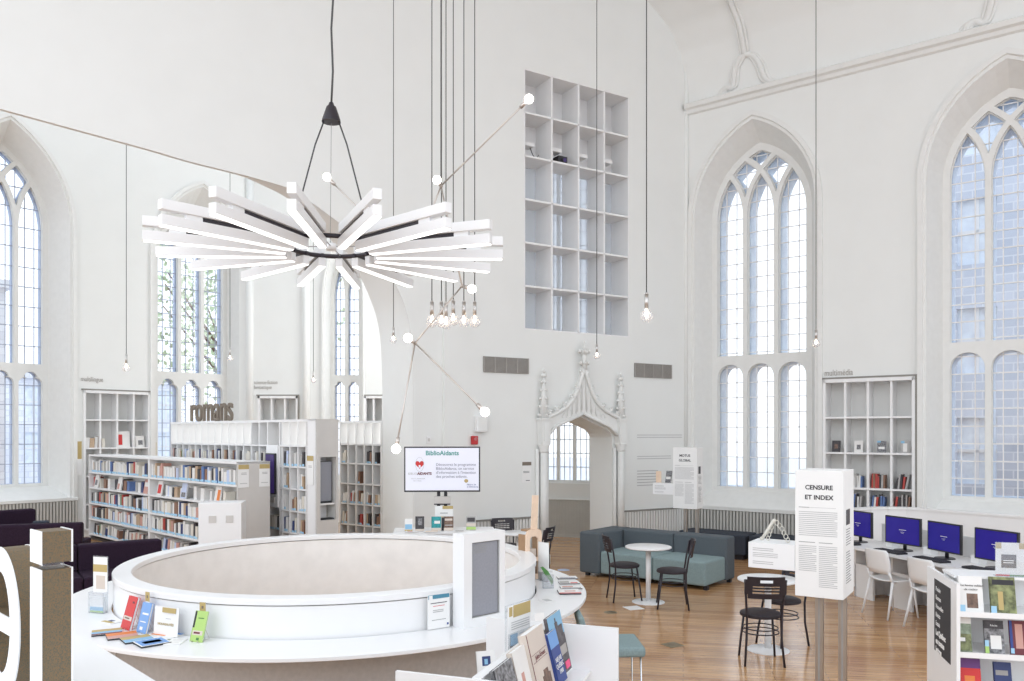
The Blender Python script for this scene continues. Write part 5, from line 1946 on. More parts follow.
r_ = on_wall('notice', 'white notice with a taupe header on the wall left of the Gothic door', 'sign', 526.5, 482.5, CORNER, CD)
q = MB(); q.b2((-0.09, -0.008, 0), (0.09, 0, 0.35), 'paper'); q.b2((-0.09, -0.010, 0.29), (0.09, -0.008, 0.35), 'taupe')
q.lines(-0.07, 0.05, 0.16, 0.20, 2, -0.009, 'ink'); q.lines(-0.02, 0.06, 0.02, 0.05, 1, -0.009, 'ink'); q.build('sheet', r_)
for (x0, x1, y0, y1, n, lab) in ((637, 682, 434, 438.5, 2, 'two lines of small black wall lettering, topmost block right of the door'), (637, 671, 455.5, 460, 2, 'two lines of small black wall lettering, middle block right of the door'), (637, 658, 470, 487, 6, 'six lines of small black wall lettering, lowest block right of the door')):
    r_ = on_wall('lettering', lab, 'lettering', x0, y1, CORNER, CD)
    w = width(x0, x1, CORNER, CD)
    h = (y1 - y0) / FPX * 15.2
    q = MB(); q.lines(0, w, 0, h, n, -0.001, 'ink_light', random.Random(4), th=0.3); q.build('print', r_)
def wall_text(body, px0, px1, py, origin, d, size, lab, m_='ink_light'):
    r_ = on_wall('lettering', lab, 'lettering', px0, py, origin, d, off=-0.008)
    q = MB()
    ls = body.split('\n')
    for i, b_ in enumerate(ls):
        q.text(b_, size, 0, 0, -i * size * 0.95, m_, depth=0.002)
    mx = max(v.co.x for v in q.bm.verts)
    k = width(px0, px1, origin, d) / mx
    for v in q.bm.verts:
        v.co.x *= k
    q.build('letters', r_)
wall_text('multimédia', 824.5, 853, 376, CORNER, RD, 0.15, 'grey lettering multimédia above the shelf in the right wall', 'vent_grey')
wall_text('multilingue', 80.5, 103, 381, LO, LD, 0.15, 'grey lettering multilingue above the shelf in the left wall', 'vent_grey')
wall_text('science-fiction\nfantastique', 254, 277.5, 384, BO, BD, 0.13, 'small grey lettering science-fiction fantastique on the far wall', 'vent_grey')
for px, lab in ((78.5, 'gold and white notice left of the shelf in the left wall'), (153.5, 'gold and white notice right of the shelf in the left wall')):
    r_ = on_wall('notice', lab, 'sign', px, 459, LO, LD)
    q = MB(); q.b2((-0.06, -0.01, 0), (0.06, 0, 0.38), 'gold_print'); q.b2((-0.06, -0.011, -0.35), (0.06, 0, 0.0), 'paper'); q.build('sheet', r_)
r_ = on_wall('light_switch', 'small white switch on the white pier', 'switch', 430, 443, CORNER, CD, off=0.055)
q = MB(); q.box((0, -0.008, 0.05), (0.07, 0.016, 0.11), 'shelf_white', bevel=0.003); q.build('plate', r_)
q = MB(); q.box((0, -0.018, 0.05), (0.03, 0.006, 0.05), 'grey_panel'); q.build('rocker', r_)

# --- television on its stand, display table behind the counter
TVY = 10.95
tv = thing('television', 'flat television on a pole showing a white slide headed BiblioAidants', 'television', ((442.3 - 512) / FPX * TVY, TVY, 0), math.radians(2.5))
mat('tv_screen', (0.78, 0.79, 0.88), 0.3, noise=0.005, emit=0.12, ecol=(0.86, 0.87, 0.97))
zb_, zt_ = 1.44, 2.055
hw2 = 0.515
q = MB(); q.box((0, 0, (zb_ + zt_) / 2), (hw2 * 2, 0.05, zt_ - zb_), 'dark_plastic', bevel=0.005); q.build('bezel', tv)
q = MB()
q.b2((-hw2 + 0.018, -0.029, zb_ + 0.022), (hw2 - 0.018, -0.026, zt_ - 0.018), 'tv_screen')
q.build('screen', tv)
q = MB()
mat('slide_teal', (0.10, 0.36, 0.33), 0.5); mat('slide_grey', (0.25, 0.25, 0.33), 0.5)
q.text('BiblioAidants', 0.085, 0.0, -0.031, zt_ - 0.115, 'slide_teal', align='CENTER', bold=0.002)
for i, t_ in enumerate(['Découvrez le programme', 'BiblioAidants, un service', 'd\'information à l\'intention', 'des proches aidants.']):
    q.text(t_, 0.052, -0.085, -0.031, zt_ - 0.26 - 0.054 * i, 'slide_grey')
q.text('BIBLIO', 0.042, -0.46, -0.031, zb_ + 0.235, 'ink_light')
q.text('AIDANTS', 0.046, -0.335, -0.031, zb_ + 0.235, 'maroon', bold=0.002)
q.text('POUR ACCOMPAGNER', 0.018, -0.42, -0.031, zb_ + 0.175, 'ink_light'); q.text('MIEUX AIDER', 0.018, -0.39, -0.031, zb_ + 0.145, 'ink_light')
heart = [(0.065 * 0.9 * (16 * math.sin(t) ** 3) / 16, 0.06 * (13 * math.cos(t) - 5 * math.cos(2 * t) - 2 * math.cos(3 * t) - math.cos(4 * t)) / 16) for t in [2 * math.pi * k / 28 for k in range(28)]]
q.faces([(-0.305 + x, -0.031, zb_ + 0.375 + z) for x, z in heart], [tuple(range(28))], 'red')
q.b2((-0.318, -0.0325, zb_ + 0.33), (-0.292, -0.031, zb_ + 0.365), 'tv_screen')
q.tube([(-0.305 + 0.055 * math.cos(t), -0.031, zb_ + 0.375 + 0.095 * math.sin(t)) for t in [2 * math.pi * k / 24 for k in range(24)]], 0.002, 'ink_light', closed=True, n=4)
q.sphere((0.325, -0.030, zb_ + 0.15), 0.028, 'gold_print', n=10, scale=(1, 0.1, 0.9))
q.text('Maison de', 0.03, 0.335, -0.031, zb_ + 0.09, 'navy_print'); q.text('la littérature', 0.03, 0.335, -0.031, zb_ + 0.06, 'navy_print')
q.build('slide', tv)
q = MB()
for x in (-0.05, 0.045):
    q.b2((x - 0.022, 0.0, 0.05), (x + 0.022, 0.05, zb_ + 0.1), 'dark_plastic')
q.b2((-0.11, -0.06, 1.27), (0.11, 0.06, 1.38), 'steel')
q.b2((-0.11, -0.062, 1.268), (0.11, 0.06, 1.285), 'dark_plastic')
q.b2((-0.3, -0.25, 0), (0.3, 0.3, 0.04), 'dark_plastic')
q.build('stand', tv)
dt = thing('display_table', 'white display table behind the round counter under the television', 'table', ((442 - 512) / FPX * 10.6, 10.55, 0), math.radians(6))
q = MB(); q.b2((-0.62, -0.16, 0.935), (0.70, 0.34, 0.965), 'white_lacquer'); q.build('table_top', dt)
q = MB(); q.b2((-0.60, -0.14, 0), (0.68, 0.13, 0.935), 'white_lacquer'); q.build('body', dt)
for px, w, h, base, pr, lab in (
    (409.0, 0.10, 0.16, 'c_white', [(0.05, 0.15, 0.95, 0.55, 'sky_print'), (0, 0, 1, 0.12, 'gold_print')], 'white booklet with a blue sea picture, leftmost on the display table under the television'),
    (420.0, 0.115, 0.19, 'dark_print', [(0.3, 0.4, 0.75, 0.85, 'photo_grey'), (0, 0, 1, 0.13, 'beige_cover')], 'dark book with a portrait on the display table under the television'),
    (436.3, 0.125, 0.185, 'teal_cover', [(0.3, 0.5, 0.9, 0.7, 'c_white'), (0, 0, 1, 0.2, 'beige_cover')], 'teal book on the display table under the television'),
    (448.6, 0.125, 0.185, 'brown_print', [(0.1, 0.7, 0.9, 0.85, 'beige_cover'), (0, 0, 1, 0.2, 'beige_cover'), (0.1, 0.35, 0.9, 0.42, 'c_grey')], 'brown book right of the teal book under the television'),
    (471.0, 0.125, 0.185, 'c_grey', [(0.1, 0.6, 0.9, 0.9, 'c_black'), (0, 0.3, 1, 0.5, 'beige_cover'), (0, 0.05, 1, 0.25, 'green_print')], 'grey and green book, rightmost on the display table under the television')):
    x = (px - 512) / FPX * 10.5
    facing_book('book', lab, 'book', base, w, h, 0.018, (x, 10.50 + (x + 0.92) * 0.1, 0.966), math.radians(6), 0.2, pr)
r_ = thing('notice', 'gold-headed white notice on the television stand', 'sign', ((444 - 512) / FPX * 10.75, 10.75, 0.966), math.radians(3))
q = MB(); q.b2((-0.12, -0.004, 0.10), (0.12, 0.0, 0.30), 'paper'); q.b2((-0.02, -0.006, 0.26), (0.12, -0.004, 0.30), 'gold_print'); q.lines(-0.05, 0.05, 0.19, 0.22, 1, -0.005, 'ink_grey'); q.lines(-0.09, 0.09, 0.14, 0.17, 1, -0.005, 'gold_print'); q.build('sheet', r_)
q = MB(); q.b2((-0.01, 0, 0), (0.01, 0.006, 0.12), 'acrylic'); q.b2((-0.06, -0.04, 0), (0.06, 0.05, 0.004), 'acrylic'); q.build('holder', r_)
r_ = thing('pen_cup', 'black cylinder between the teal and brown books under the television', 'cup', ((442.7 - 512) / FPX * 10.5, 10.52, 0.966))
q = MB(); q.cyl((0, 0, 0), (0, 0, 0.17), 0.018, 'dark_plastic', n=14); q.build('cup', r_)
q = MB(); q.tube([(0.019 * math.cos(t), 0.019 * math.sin(t), 0.17) for t in [2 * math.pi * k / 16 for k in range(16)]], 0.002, 'ink_grey', closed=True, n=5); q.build('rim', r_)

def leaflet(label, loc, rz, w, h, prints, t=0.004, cat='leaflet', name='leaflet', base='paper', group=None):
    r_ = thing(name, label, cat, loc, rz, group)
    q = MB()
    q.b2((-w / 2, -h / 2, 0), (w / 2, h / 2, t), 'ink' if t > 0.006 else 'paper')
    q.build('pages', r_)
    q = MB()
    q.b2((-w / 2, -h / 2, t), (w / 2, h / 2, t + 0.0012), base)
    for a, b_, c, d_, mm in prints:
        q.b2((-w / 2 + a * w, -h / 2 + b_ * h, t + 0.001), (-w / 2 + c * w, -h / 2 + d_ * h, t + 0.002), mm)
    q.build('cover', r_)
    return r_
for i, (px, w, pr) in enumerate(((412, 0.16, [(0.2, 0.3, 0.6, 0.7, 'red')]), (432, 0.2, [(0.1, 0.1, 0.9, 0.9, 'light_wood')]), (462, 0.22, [(0.1, 0.1, 0.6, 0.9, 'c_grey')]), (483, 0.2, [(0.2, 0.2, 0.9, 0.8, 'ink_light')]))):
    leaflet(['leaflet with a red mark lying at the left of the display table', 'tan leaflet lying in front of the teal book', 'grey leaflet lying left of the rightmost book on the display table', 'pale leaflet lying at the right end of the display table'][i],
            ((px - 512) / FPX * 10.45, 10.42 + ((px - 442) / 805 * 1.1), 0.966), 0.2, w, 0.10, pr)

# --- on the counter, left side
CZ = 0.771
def radial(px, py):
    p_ = at(px, py, CZ)
    return p_, math.atan2(p_.y - CC.y, p_.x - CC.x)
def ring_at(px, r, back=False):
    t = (px - 512) / FPX
    A = 1 + t * t
    B = -2 * (t * CC.x + CC.y)
    C_ = CC.x ** 2 + CC.y ** 2 - r * r
    d_ = math.sqrt(max(0, B * B - 4 * A * C_))
    Y = (-B + (d_ if back else -d_)) / (2 * A)
    p_ = Vector((t * Y, Y, CZ))
    return p_, math.atan2(p_.y - CC.y, p_.x - CC.x)
def lean_thing(*a, **k):
    return facing_book(*a, **k)
# acrylic leaflet stand
p_, a_ = radial(100.5, 612)
r_ = thing('leaflet_stand', 'tall acrylic leaflet holder with a gold and white card at the left of the counter', 'leaflet holder', p_, a_ + math.pi / 2 + 0.75)
q = MB()
q.b2((-0.075, 0.0, 0), (0.075, 0.004, 0.46), 'acrylic'); q.b2((-0.075, -0.05, 0), (0.075, 0.0, 0.004), 'acrylic'); q.b2((-0.075, -0.05, 0), (0.075, -0.046, 0.17), 'acrylic')
q.b2((-0.075, -0.05, 0), (-0.071, 0.0, 0.17), 'acrylic'); q.b2((0.071, -0.05, 0), (0.075, 0.0, 0.17), 'acrylic'); q.build('holder', r_)
q = MB(); q.b2((-0.07, -0.003, 0.16), (0.07, 0.0, 0.45), 'paper'); q.b2((-0.07, -0.005, 0.33), (0.07, -0.003, 0.39), 'gold_print'); q.b2((-0.04, -0.005, 0.19), (0.05, -0.003, 0.30), 'beige_cover'); q.build('card', r_)
q = MB(); q.b2((-0.066, -0.040, 0.005), (0.066, -0.02, 0.13), 'paper'); q.b2((-0.066, -0.042, 0.02), (0.066, -0.040, 0.05), 'sky_print'); q.b2((-0.066, -0.042, 0.005), (0.066, -0.040, 0.02), 'green_print'); q.build('leaflets', r_)
p_, a_ = ring_at(124.5, 2.01)
facing_book('book', 'red book with a cream band leaning on a wire stand on the counter', 'book', 'red', 0.145, 0.245, 0.022, p_, a_ + math.pi / 2 - 0.05, 0.28, [(0.05, 0.28, 0.95, 0.40, 'beige_cover'), (0.2, 0.32, 0.7, 0.36, 'brown_print'), (0.6, 0.8, 0.8, 0.86, 'maroon')])
p_, a_ = ring_at(140.5, 2.0)
facing_book('book', 'light blue book leaning behind the red one on the counter', 'book', 'blue_sky', 0.12, 0.22, 0.02, p_, a_ + math.pi / 2 - 0.05, 0.25, [(0.25, 0.6, 0.9, 0.66, 'paper'), (0.2, 0.35, 0.8, 0.38, 'paper'), (0.3, 0.1, 0.6, 0.2, 'paper')]) if mat('blue_sky', (0.20, 0.38, 0.72), 0.5) else None
def tag_card(px, py, lab, z):
    p_, a_ = ring_at(px, 1.935)
    d_ = Vector((math.cos(a_), math.sin(a_), 0))
    p_ = CC + d_ * 1.935
    r_ = thing('tag_card', lab, 'card', (p_.x, p_.y, CZ), a_ + math.pi / 2)
    q = MB(); q.b2((-0.025, -0.003, 0.10), (0.025, 0, z), 'paper'); q.b2((-0.025, -0.005, z - 0.07), (0.025, -0.003, z), 'gold_print'); q.b2((-0.008, -0.006, z - 0.045), (0.008, -0.004, z - 0.025), 'taupe'); q.build('card', r_)
    q = MB(); q.b2((-0.02, -0.03, 0), (0.02, 0.0, 0.004), 'acrylic'); q.b2((-0.02, -0.004, 0), (0.02, 0, 0.11), 'acrylic'); q.build('stand', r_)
tag_card(148, 624, 'small gold-topped card behind the light blue book', 0.29)
tag_card(203, 632, 'small gold-topped card behind the green leaflet', 0.26)
p_, a_ = ring_at(166.5, 1.96)
p_ = CC + Vector((math.cos(a_), math.sin(a_), 0)) * 1.96
r_ = thing('card_sign', 'gold-headed white card leaning on the drum between the blue book and green leaflet', 'sign', (p_.x, p_.y, CZ), a_ + math.pi / 2)
q = MB(); q.box((0, -0.002, 0.105), (0.24, 0.004, 0.205), 'paper', rot=Matrix.Rotation(-0.08, 3, 'X'))
q.box((0.03, -0.003, 0.185), (0.13, 0.006, 0.035), 'gold_print', rot=Matrix.Rotation(-0.08, 3, 'X')); q.box((0, -0.006, 0.012), (0.205, 0.004, 0.006), 'gold_print')
q.text('NOUVEAUTÉS', 0.025, 0.0, -0.009, 0.075, 'gold_print', align='CENTER'); q.lines(0.0, 0.05, 0.12, 0.13, 1, -0.006, 'ink_light'); q.build('card', r_)
q = MB(); q.box((0, 0.012, 0.05), (0.1, 0.004, 0.1), 'acrylic', rot=Matrix.Rotation(0.3, 3, 'X')); q.build('prop', r_)
p_, a_ = ring_at(195.5, 2.03)
facing_book('leaflet', 'lime green leaflet with a black stripe on a wire stand on the counter', 'leaflet', 'green_print', 0.11, 0.215, 0.012, p_, a_ + math.pi / 2 - 0.1, 0.30, [(0.02, 0.45, 0.16, 0.98, 'ink'), (0.1, 0.22, 0.9, 0.36, 'beige_cover'), (0.2, 0.26, 0.7, 0.32, 'maroon'), (0.35, 0.75, 0.8, 0.78, 'leaf'), (0.5, 0.06, 0.7, 0.14, 'leaf')])
FL = [(110, 622, 0.16, 0.09, 0.3, [(0.1, 0.1, 0.9, 0.5, 'gold_print'), (0.3, 0.5, 0.6, 0.9, 'c_navy')], 0.004, 'small gold and white leaflet lying under the acrylic holder'),
      (107, 633, 0.16, 0.20, -0.45, [(0, 0, 0.45, 1, 'gold_print'), (0.45, 0, 0.8, 1, 'sky_print'), (0.8, 0, 1, 1, 'maroon')], 0.011, 'gold and blue magazine lying in front of the red book, leftmost'),
      (122, 636.5, 0.17, 0.20, -0.45, [(0, 0, 0.5, 1, 'orange_print'), (0.5, 0, 1, 1, 'c_salmon')], 0.011, 'orange and pink magazine lying in front of the red book'),
      (137, 640, 0.17, 0.19, -0.42, [(0, 0, 0.5, 1, 'gold_print'), (0.5, 0, 1, 1, 'sky_print')], 0.011, 'gold and blue magazine lying in front of the light blue book'),
      (152, 643.5, 0.18, 0.20, -0.42, [(0.05, 0.05, 0.95, 0.95, 'blue_print'), (0.3, 0.2, 0.7, 0.8, 'sky_print')], 0.012, 'blue magazine lying nearest the counter edge'),
      (168, 634.5, 0.22, 0.12, 0.05, [(0, 0, 0.6, 0.6, 'orange_print'), (0.3, 0.6, 1, 1, 'blue_print')], 0.004, 'orange and blue leaflet lying under the white card'),
      (171, 642, 0.18, 0.15, 0.4, [(0.1, 0.1, 0.4, 0.9, 'photo_sage'), (0.5, 0.1, 0.9, 0.9, 'c_white')], 0.005, 'pale green and grey papers lying beside the blue magazine')]
for px, py, w, h, da, pr, t, lab in FL:
    p_, a_ = radial(px, py)
    leaflet(lab, p_, a_ + math.pi / 2 + da, w, h, pr, t, name='magazine' if t > 0.006 else 'leaflet', cat='magazine' if t > 0.006 else 'leaflet')

# --- on the counter, right side
p_, a_ = radial(536.5, 579)
ws = thing('wooden_stand', 'pale bent plywood stand with a tall upright plank on the right of the counter', 'stand', (p_.x, p_.y, CZ), math.radians(38))
q = MB()
outer = [(-0.13, 0.0), (-0.13, 0.44), (-0.11, 0.475), (-0.07, 0.49), (0.05, 0.49), (0.07, 0.48), (0.075, 0.46), (0.075, 0.0)]
q.plate([(-0.13, 0.0), (-0.13, 0.45), (-0.11, 0.485), (-0.08, 0.50), (0.03, 0.50), (0.06, 0.485), (0.07, 0.45), (0.07, 0.0)], [[(-0.085, 0.22), (-0.085, 0.40), (-0.06, 0.43), (0.0, 0.43), (0.025, 0.40), (0.025, 0.22)], [(-0.085, 0.0001 + 0.05), (-0.085, 0.18), (0.025, 0.18), (0.025, 0.05)]], 0.0, 0.02, 'light_wood')
q.build('front_frame', ws)
q = MB(); q.b2((0.05, 0.02, 0), (0.07, 0.13, 0.47), 'dark_wood_edge'); q.b2((-0.13, 0.02, 0), (-0.11, 0.13, 0.45), 'dark_wood_edge'); q.b2((-0.10, 0.02, 0.48), (0.05, 0.13, 0.50), 'dark_wood_edge'); q.build('bent_side', ws)
q = MB(); q.box((0.0, 0.03, 0.66), (0.075, 0.016, 0.36), 'light_wood', rot=Matrix.Rotation(math.radians(3), 3, 'Y')); q.build('plank', ws)
q = MB(); q.b2((-0.08, 0.03, 0.22), (0.02, 0.12, 0.30), 'beige_cover'); q.build('inset', ws)
p_, a_ = radial(543.5, 580.5)
r_ = thing('card_sign', 'blank white card standing in front of the wooden stand on the counter', 'sign', (p_.x, p_.y, CZ), math.radians(-58))
q = MB(); q.b2((-0.09, -0.003, 0), (0.09, 0.003, 0.38), 'paper'); q.build('card', r_)
q = MB(); q.b2((-0.09, -0.04, 0), (0.09, 0.04, 0.004), 'acrylic'); q.b2((-0.09, -0.006, 0), (0.09, -0.003, 0.08), 'acrylic'); q.build('base', r_)
p_, a_ = radial(548, 588)
r_ = thing('leaflet_holder', 'clear acrylic holder with a green leaf-shaped card on the right of the counter', 'leaflet holder', (p_.x, p_.y, CZ), math.radians(10))
q = MB(); q.b2((-0.05, -0.03, 0), (0.05, -0.026, 0.13), 'acrylic'); q.b2((-0.05, 0.026, 0), (0.05, 0.03, 0.16), 'acrylic'); q.b2((-0.05, -0.03, 0), (-0.046, 0.03, 0.13), 'acrylic'); q.b2((0.046, -0.03, 0), (0.05, 0.03, 0.13), 'acrylic'); q.b2((-0.05, -0.03, 0), (0.05, 0.03, 0.004), 'acrylic'); q.build('holder', r_)
q = MB()
leafp = [(0.035, 0.03), (0.02, 0.06), (-0.03, 0.13), (-0.075, 0.20), (-0.05, 0.205), (0.0, 0.16), (0.045, 0.09), (0.05, 0.05)]
q.prism(leafp, -0.006, 0.0, 'leaf'); q.build('leaf_card', r_)
for px, py, lab, pr in ((567, 578, 'farthest magazine on the right of the counter, white and dark', [(0.1, 0.1, 0.9, 0.3, 'c_navy')]),
                        (569, 583, 'second magazine on the right of the counter, grey and red', [(0.05, 0.1, 0.5, 0.9, 'c_grey'), (0.55, 0.1, 0.9, 0.4, 'red')]),
                        (571, 588, 'third magazine on the right of the counter, dark-edged', [(0.05, 0.05, 0.95, 0.3, 'photo_grey'), (0.1, 0.5, 0.6, 0.9, 'c_salmon')]),
                        (569, 592.5, 'nearest magazine on the right of the counter, white with a red edge', [(0, 0, 1, 0.16, 'red'), (0.3, 0.4, 0.8, 0.6, 'c_salmon')])):
    p_ = at(px, py, CZ)
    leaflet(lab, p_, math.radians(4), 0.20, 0.13 if 'nearest' not in lab else 0.2, pr, 0.008 if 'nearest' not in lab else 0.012, cat='magazine', name='magazine')
p_ = at(547, 600.5, CZ)
leaflet('small clear sheet lying on the counter behind the gold-headed leaflet', p_, 0.5, 0.10, 0.14, [(0.2, 0.2, 0.8, 0.8, 'ink_light')], 0.002)

r_ = thing('card_holder', 'small white card holder on the counter beside the gold-headed leaflet', 'card holder', (0.21, 6.03, CZ), math.radians(35))
q = MB(); q.box((0, 0, 0.06), (0.09, 0.004, 0.12), 'paper', rot=Matrix.Rotation(-0.25, 3, 'X')); q.build('card', r_)
q = MB(); q.b2((-0.045, -0.02, 0), (0.045, 0.03, 0.004), 'acrylic'); q.build('base', r_)

# --- floor: brass lids and stuck-down marks
def disc(px, py, r, m_, lab, name, cat, square=False, rz=0.0):
    p_ = at(px, py)
    r_ = thing(name, lab, cat, p_, rz)
    q = MB()
    if square:
        q.b2((-r, -r, 0), (r, r, 0.003), m_)
    else:
        q.lathe([(0, 0.004), (r * 0.93, 0.004), (r, 0.0), (0, 0.0)], m_, n=32)
    o_ = q.build('plate', r_)
    q = MB()
    if square:
        q.b2((-r * 0.8, -r * 0.8, 0.003), (r * 0.8, r * 0.8, 0.0036), m_)
    else:
        q.lathe([(0, 0.0052), (r * 0.75, 0.0052), (r * 0.77, 0.004)], m_, n=32)
    q.build('inlay', r_)
disc(610.5, 612.5, 0.085, 'brass', 'round brass floor box lid between the counter and the bistro table', 'floor_box', 'floor box')
disc(672.5, 645, 0.09, 'brass', 'square brass floor box lid in the middle of the wooden floor', 'floor_box', 'floor box', True, 0.5)
disc(633.5, 608, 0.105, 'paper', 'white paper square stuck on the floor beside the table foot', 'floor_marker', 'floor marker', True, 0.35)
disc(563.5, 570, 0.10, 'c_lilac', 'pale blue round sticker on the floor behind the counter', 'floor_marker', 'floor marker')

# --- magazine rack in the foreground
RE = Vector((0.336, 0.942, 0)).normalized()
R0 = Vector((-0.155, 3.57, 0))
RL = 1.115
rk = thing('magazine_rack', 'low white double-sided display rack in the foreground, centre', 'display rack', R0, ang(RE))
AW = 0.395
for x, nm in ((-0.02, 'near'), (RL, 'far')):
    q = MB(); q.b2((x, -AW, 0.02), (x + 0.02, AW, 1.15), 'white_lacquer'); q.build('end_panel', rk)
q = MB()
q.prism([(0, 0)], 0, 0, 'white_lacquer') if False else None
def slab(y0, z0, y1, z1, th, nm, parent=rk, m_='white_lacquer'):
    q = MB()
    n_ = Vector((0, -(z1 - z0), (y1 - y0))).normalized() * th
    V = [(0, y0, z0), (RL, y0, z0), (RL, y1, z1), (0, y1, z1)]
    W = [(x, y + n_.y, z + n_.z) for x, y, z in V]
    q.faces(V + W, [(0, 1, 2, 3), (7, 6, 5, 4), (0, 4, 5, 1), (1, 5, 6, 2), (2, 6, 7, 3), (3, 7, 4, 0)], m_)
    return q.build(nm, parent)
for sg in (-1, 1):
    slab(sg * 0.012, 1.15, sg * 0.13, 0.90, 0.012, 'sloped_back')
    slab(sg * 0.13, 0.90, sg * 0.24, 0.90, 0.015, 'shelf')
    slab(sg * 0.13, 0.885, sg * 0.22, 0.55, 0.012, 'sloped_back')
    slab(sg * 0.22, 0.55, sg * 0.34, 0.55, 0.015, 'shelf')
    slab(sg * 0.22, 0.535, sg * 0.30, 0.20, 0.012, 'sloped_back')
    slab(sg * 0.30, 0.20, sg * 0.39, 0.20, 0.015, 'shelf')
q = MB(); q.b2((0, -0.02, 1.14), (RL, 0.02, 1.152), 'white_lacquer'); q.build('ridge', rk)
q = MB(); q.b2((0, -0.36, 0.0), (RL, 0.36, 0.08), 'white_lacquer'); q.build('plinth', rk)
RM_ = frame_m(R0, RE)
def rack_book(s, off, z, name, lab, base, w, h, t, tilt, prints=(), texts=(), rz=0.0, cat='book'):
    return facing_book(name, lab, cat, base, w, h, t, RM_ @ Vector((s, off, z)), ang(RE) + rz, tilt, prints, texts, stand=False)
rack_book(0.15, -0.135, 0.915, 'book', 'book with a black and white street photograph, nearest us on the rack', 'photo_grey', 0.24, 0.275, 0.02, 0.26, [(0.0, 0.0, 0.05, 1.0, 'ink'), (0.15, 0.12, 0.5, 0.7, 'c_white'), (0.6, 0.3, 0.8, 0.6, 'c_grey')])
rack_book(0.395, -0.125, 0.915, 'book', 'pale pink book behind the beige one on the rack', 'beige_cover', 0.20, 0.285, 0.03, 0.24, [(0, 0, 1, 1, 'c_white'), (0.3, 0.1, 0.5, 0.6, 'c_salmon')])
rack_book(0.61, -0.145, 0.915, 'book', 'large beige book with maroon binding on the rack', 'beige_cover', 0.27, 0.33, 0.045, 0.24, [(0, 0, 0.03, 1, 'maroon'), (0.05, 0.66, 0.95, 0.665, 'maroon'), (0.08, 0.54, 0.9, 0.545, 'maroon'), (0.4, 0.0, 0.85, 0.28, 'brown_print'), (0.5, 0.28, 0.75, 0.36, 'brown_print')],
          [('Jules-Ernest', 0.034, 0.5, 0.575, 'maroon')])
rack_book(0.82, -0.165, 0.915, 'book', 'blue book with white lettering on the rack', 'navy_print', 0.15, 0.27, 0.02, 0.26, [(0.0, 0.7, 1.0, 1.0, 'blue_print')],
          [('NEUVE', 0.034, 0.5, 0.42, 'paper'), ('QUÉBEC', 0.034, 0.5, 0.30, 'paper'), ('1900', 0.034, 0.5, 0.18, 'paper')])
rack_book(0.965, -0.135, 0.915, 'book', 'dark book showing a turreted skyline under a blue sky on the rack', 'photo_castle', 0.25, 0.33, 0.02, 0.22, [(0.0, 0.62, 1.0, 1.0, 'sky_print'), (0.12, 0.62, 0.42, 0.74, 'photo_castle'), (0.42, 0.62, 0.62, 0.86, 'photo_castle'), (0.62, 0.62, 0.9, 0.78, 'photo_castle'), (0.47, 0.86, 0.53, 0.93, 'photo_castle'), (0.0, 0.3, 0.9, 0.45, 'vent_grey'), (0.62, 0.05, 0.92, 0.17, 'pink')])
# on the far side of the ridge
r_ = thing('leaflet_holder', 'acrylic holder with a gold-headed leaflet showing a castle on the rack', 'leaflet holder', RM_ @ Vector((0.88, 0.11, 0.985)), ang(RE) - 0.25)
q = MB(); q.b2((-0.12, -0.012, 0), (0.12, -0.009, 0.17), 'acrylic'); q.b2((-0.12, 0.009, 0), (0.12, 0.012, 0.32), 'acrylic'); q.b2((-0.12, -0.03, -0.05), (0.12, 0.03, 0.0), 'acrylic'); q.build('holder', r_)
q = MB(); q.b2((-0.11, -0.004, 0.002), (0.11, 0.0, 0.315), 'paper'); q.b2((-0.06, -0.006, 0.25), (0.11, -0.004, 0.315), 'gold_print'); q.b2((-0.10, -0.006, 0.26), (-0.07, -0.004, 0.31), 'gold_print'); q.b2((-0.09, -0.006, 0.04), (-0.02, -0.004, 0.16), 'photo_castle'); q.b2((-0.09, -0.0065, 0.10), (-0.02, -0.006, 0.16), 'sky_print')
q.lines(0.0, 0.10, 0.03, 0.16, 8, -0.005, 'ink_light'); q.lines(-0.08, 0.10, 0.18, 0.23, 4, -0.005, 'ink_light'); q.build('leaflet', r_)
facing_book('leaflet', 'white leaflet with a dark round emblem at the near end of the rack', 'leaflet', 'c_white', 0.10, 0.135, 0.006, RM_ @ Vector((0.53, 0.16, 0.985)), ang(RE) - 0.9, 0.25, [(0.3, 0.45, 0.75, 0.8, 'c_navy'), (0.42, 0.5, 0.6, 0.7, 'sky_print')], stand=False)
for s, z, lab, mm in ((0.22, 1.00, 'orange folder lying against the ridge at the near end of the rack', 'orange_folder'), (0.30, 1.02, 'cream folder beside the orange one on the rack', 'beige_cover')):
    facing_book('folder', lab, 'folder', mm, 0.20, 0.27, 0.012, RM_ @ Vector((s - 0.02, 0.215 if mm == 'orange_folder' else 0.195, 0.905)), ang(RE) + math.pi, 0.62, [(0.05, 0.9, 0.5, 0.97, 'c_white')], stand=False)

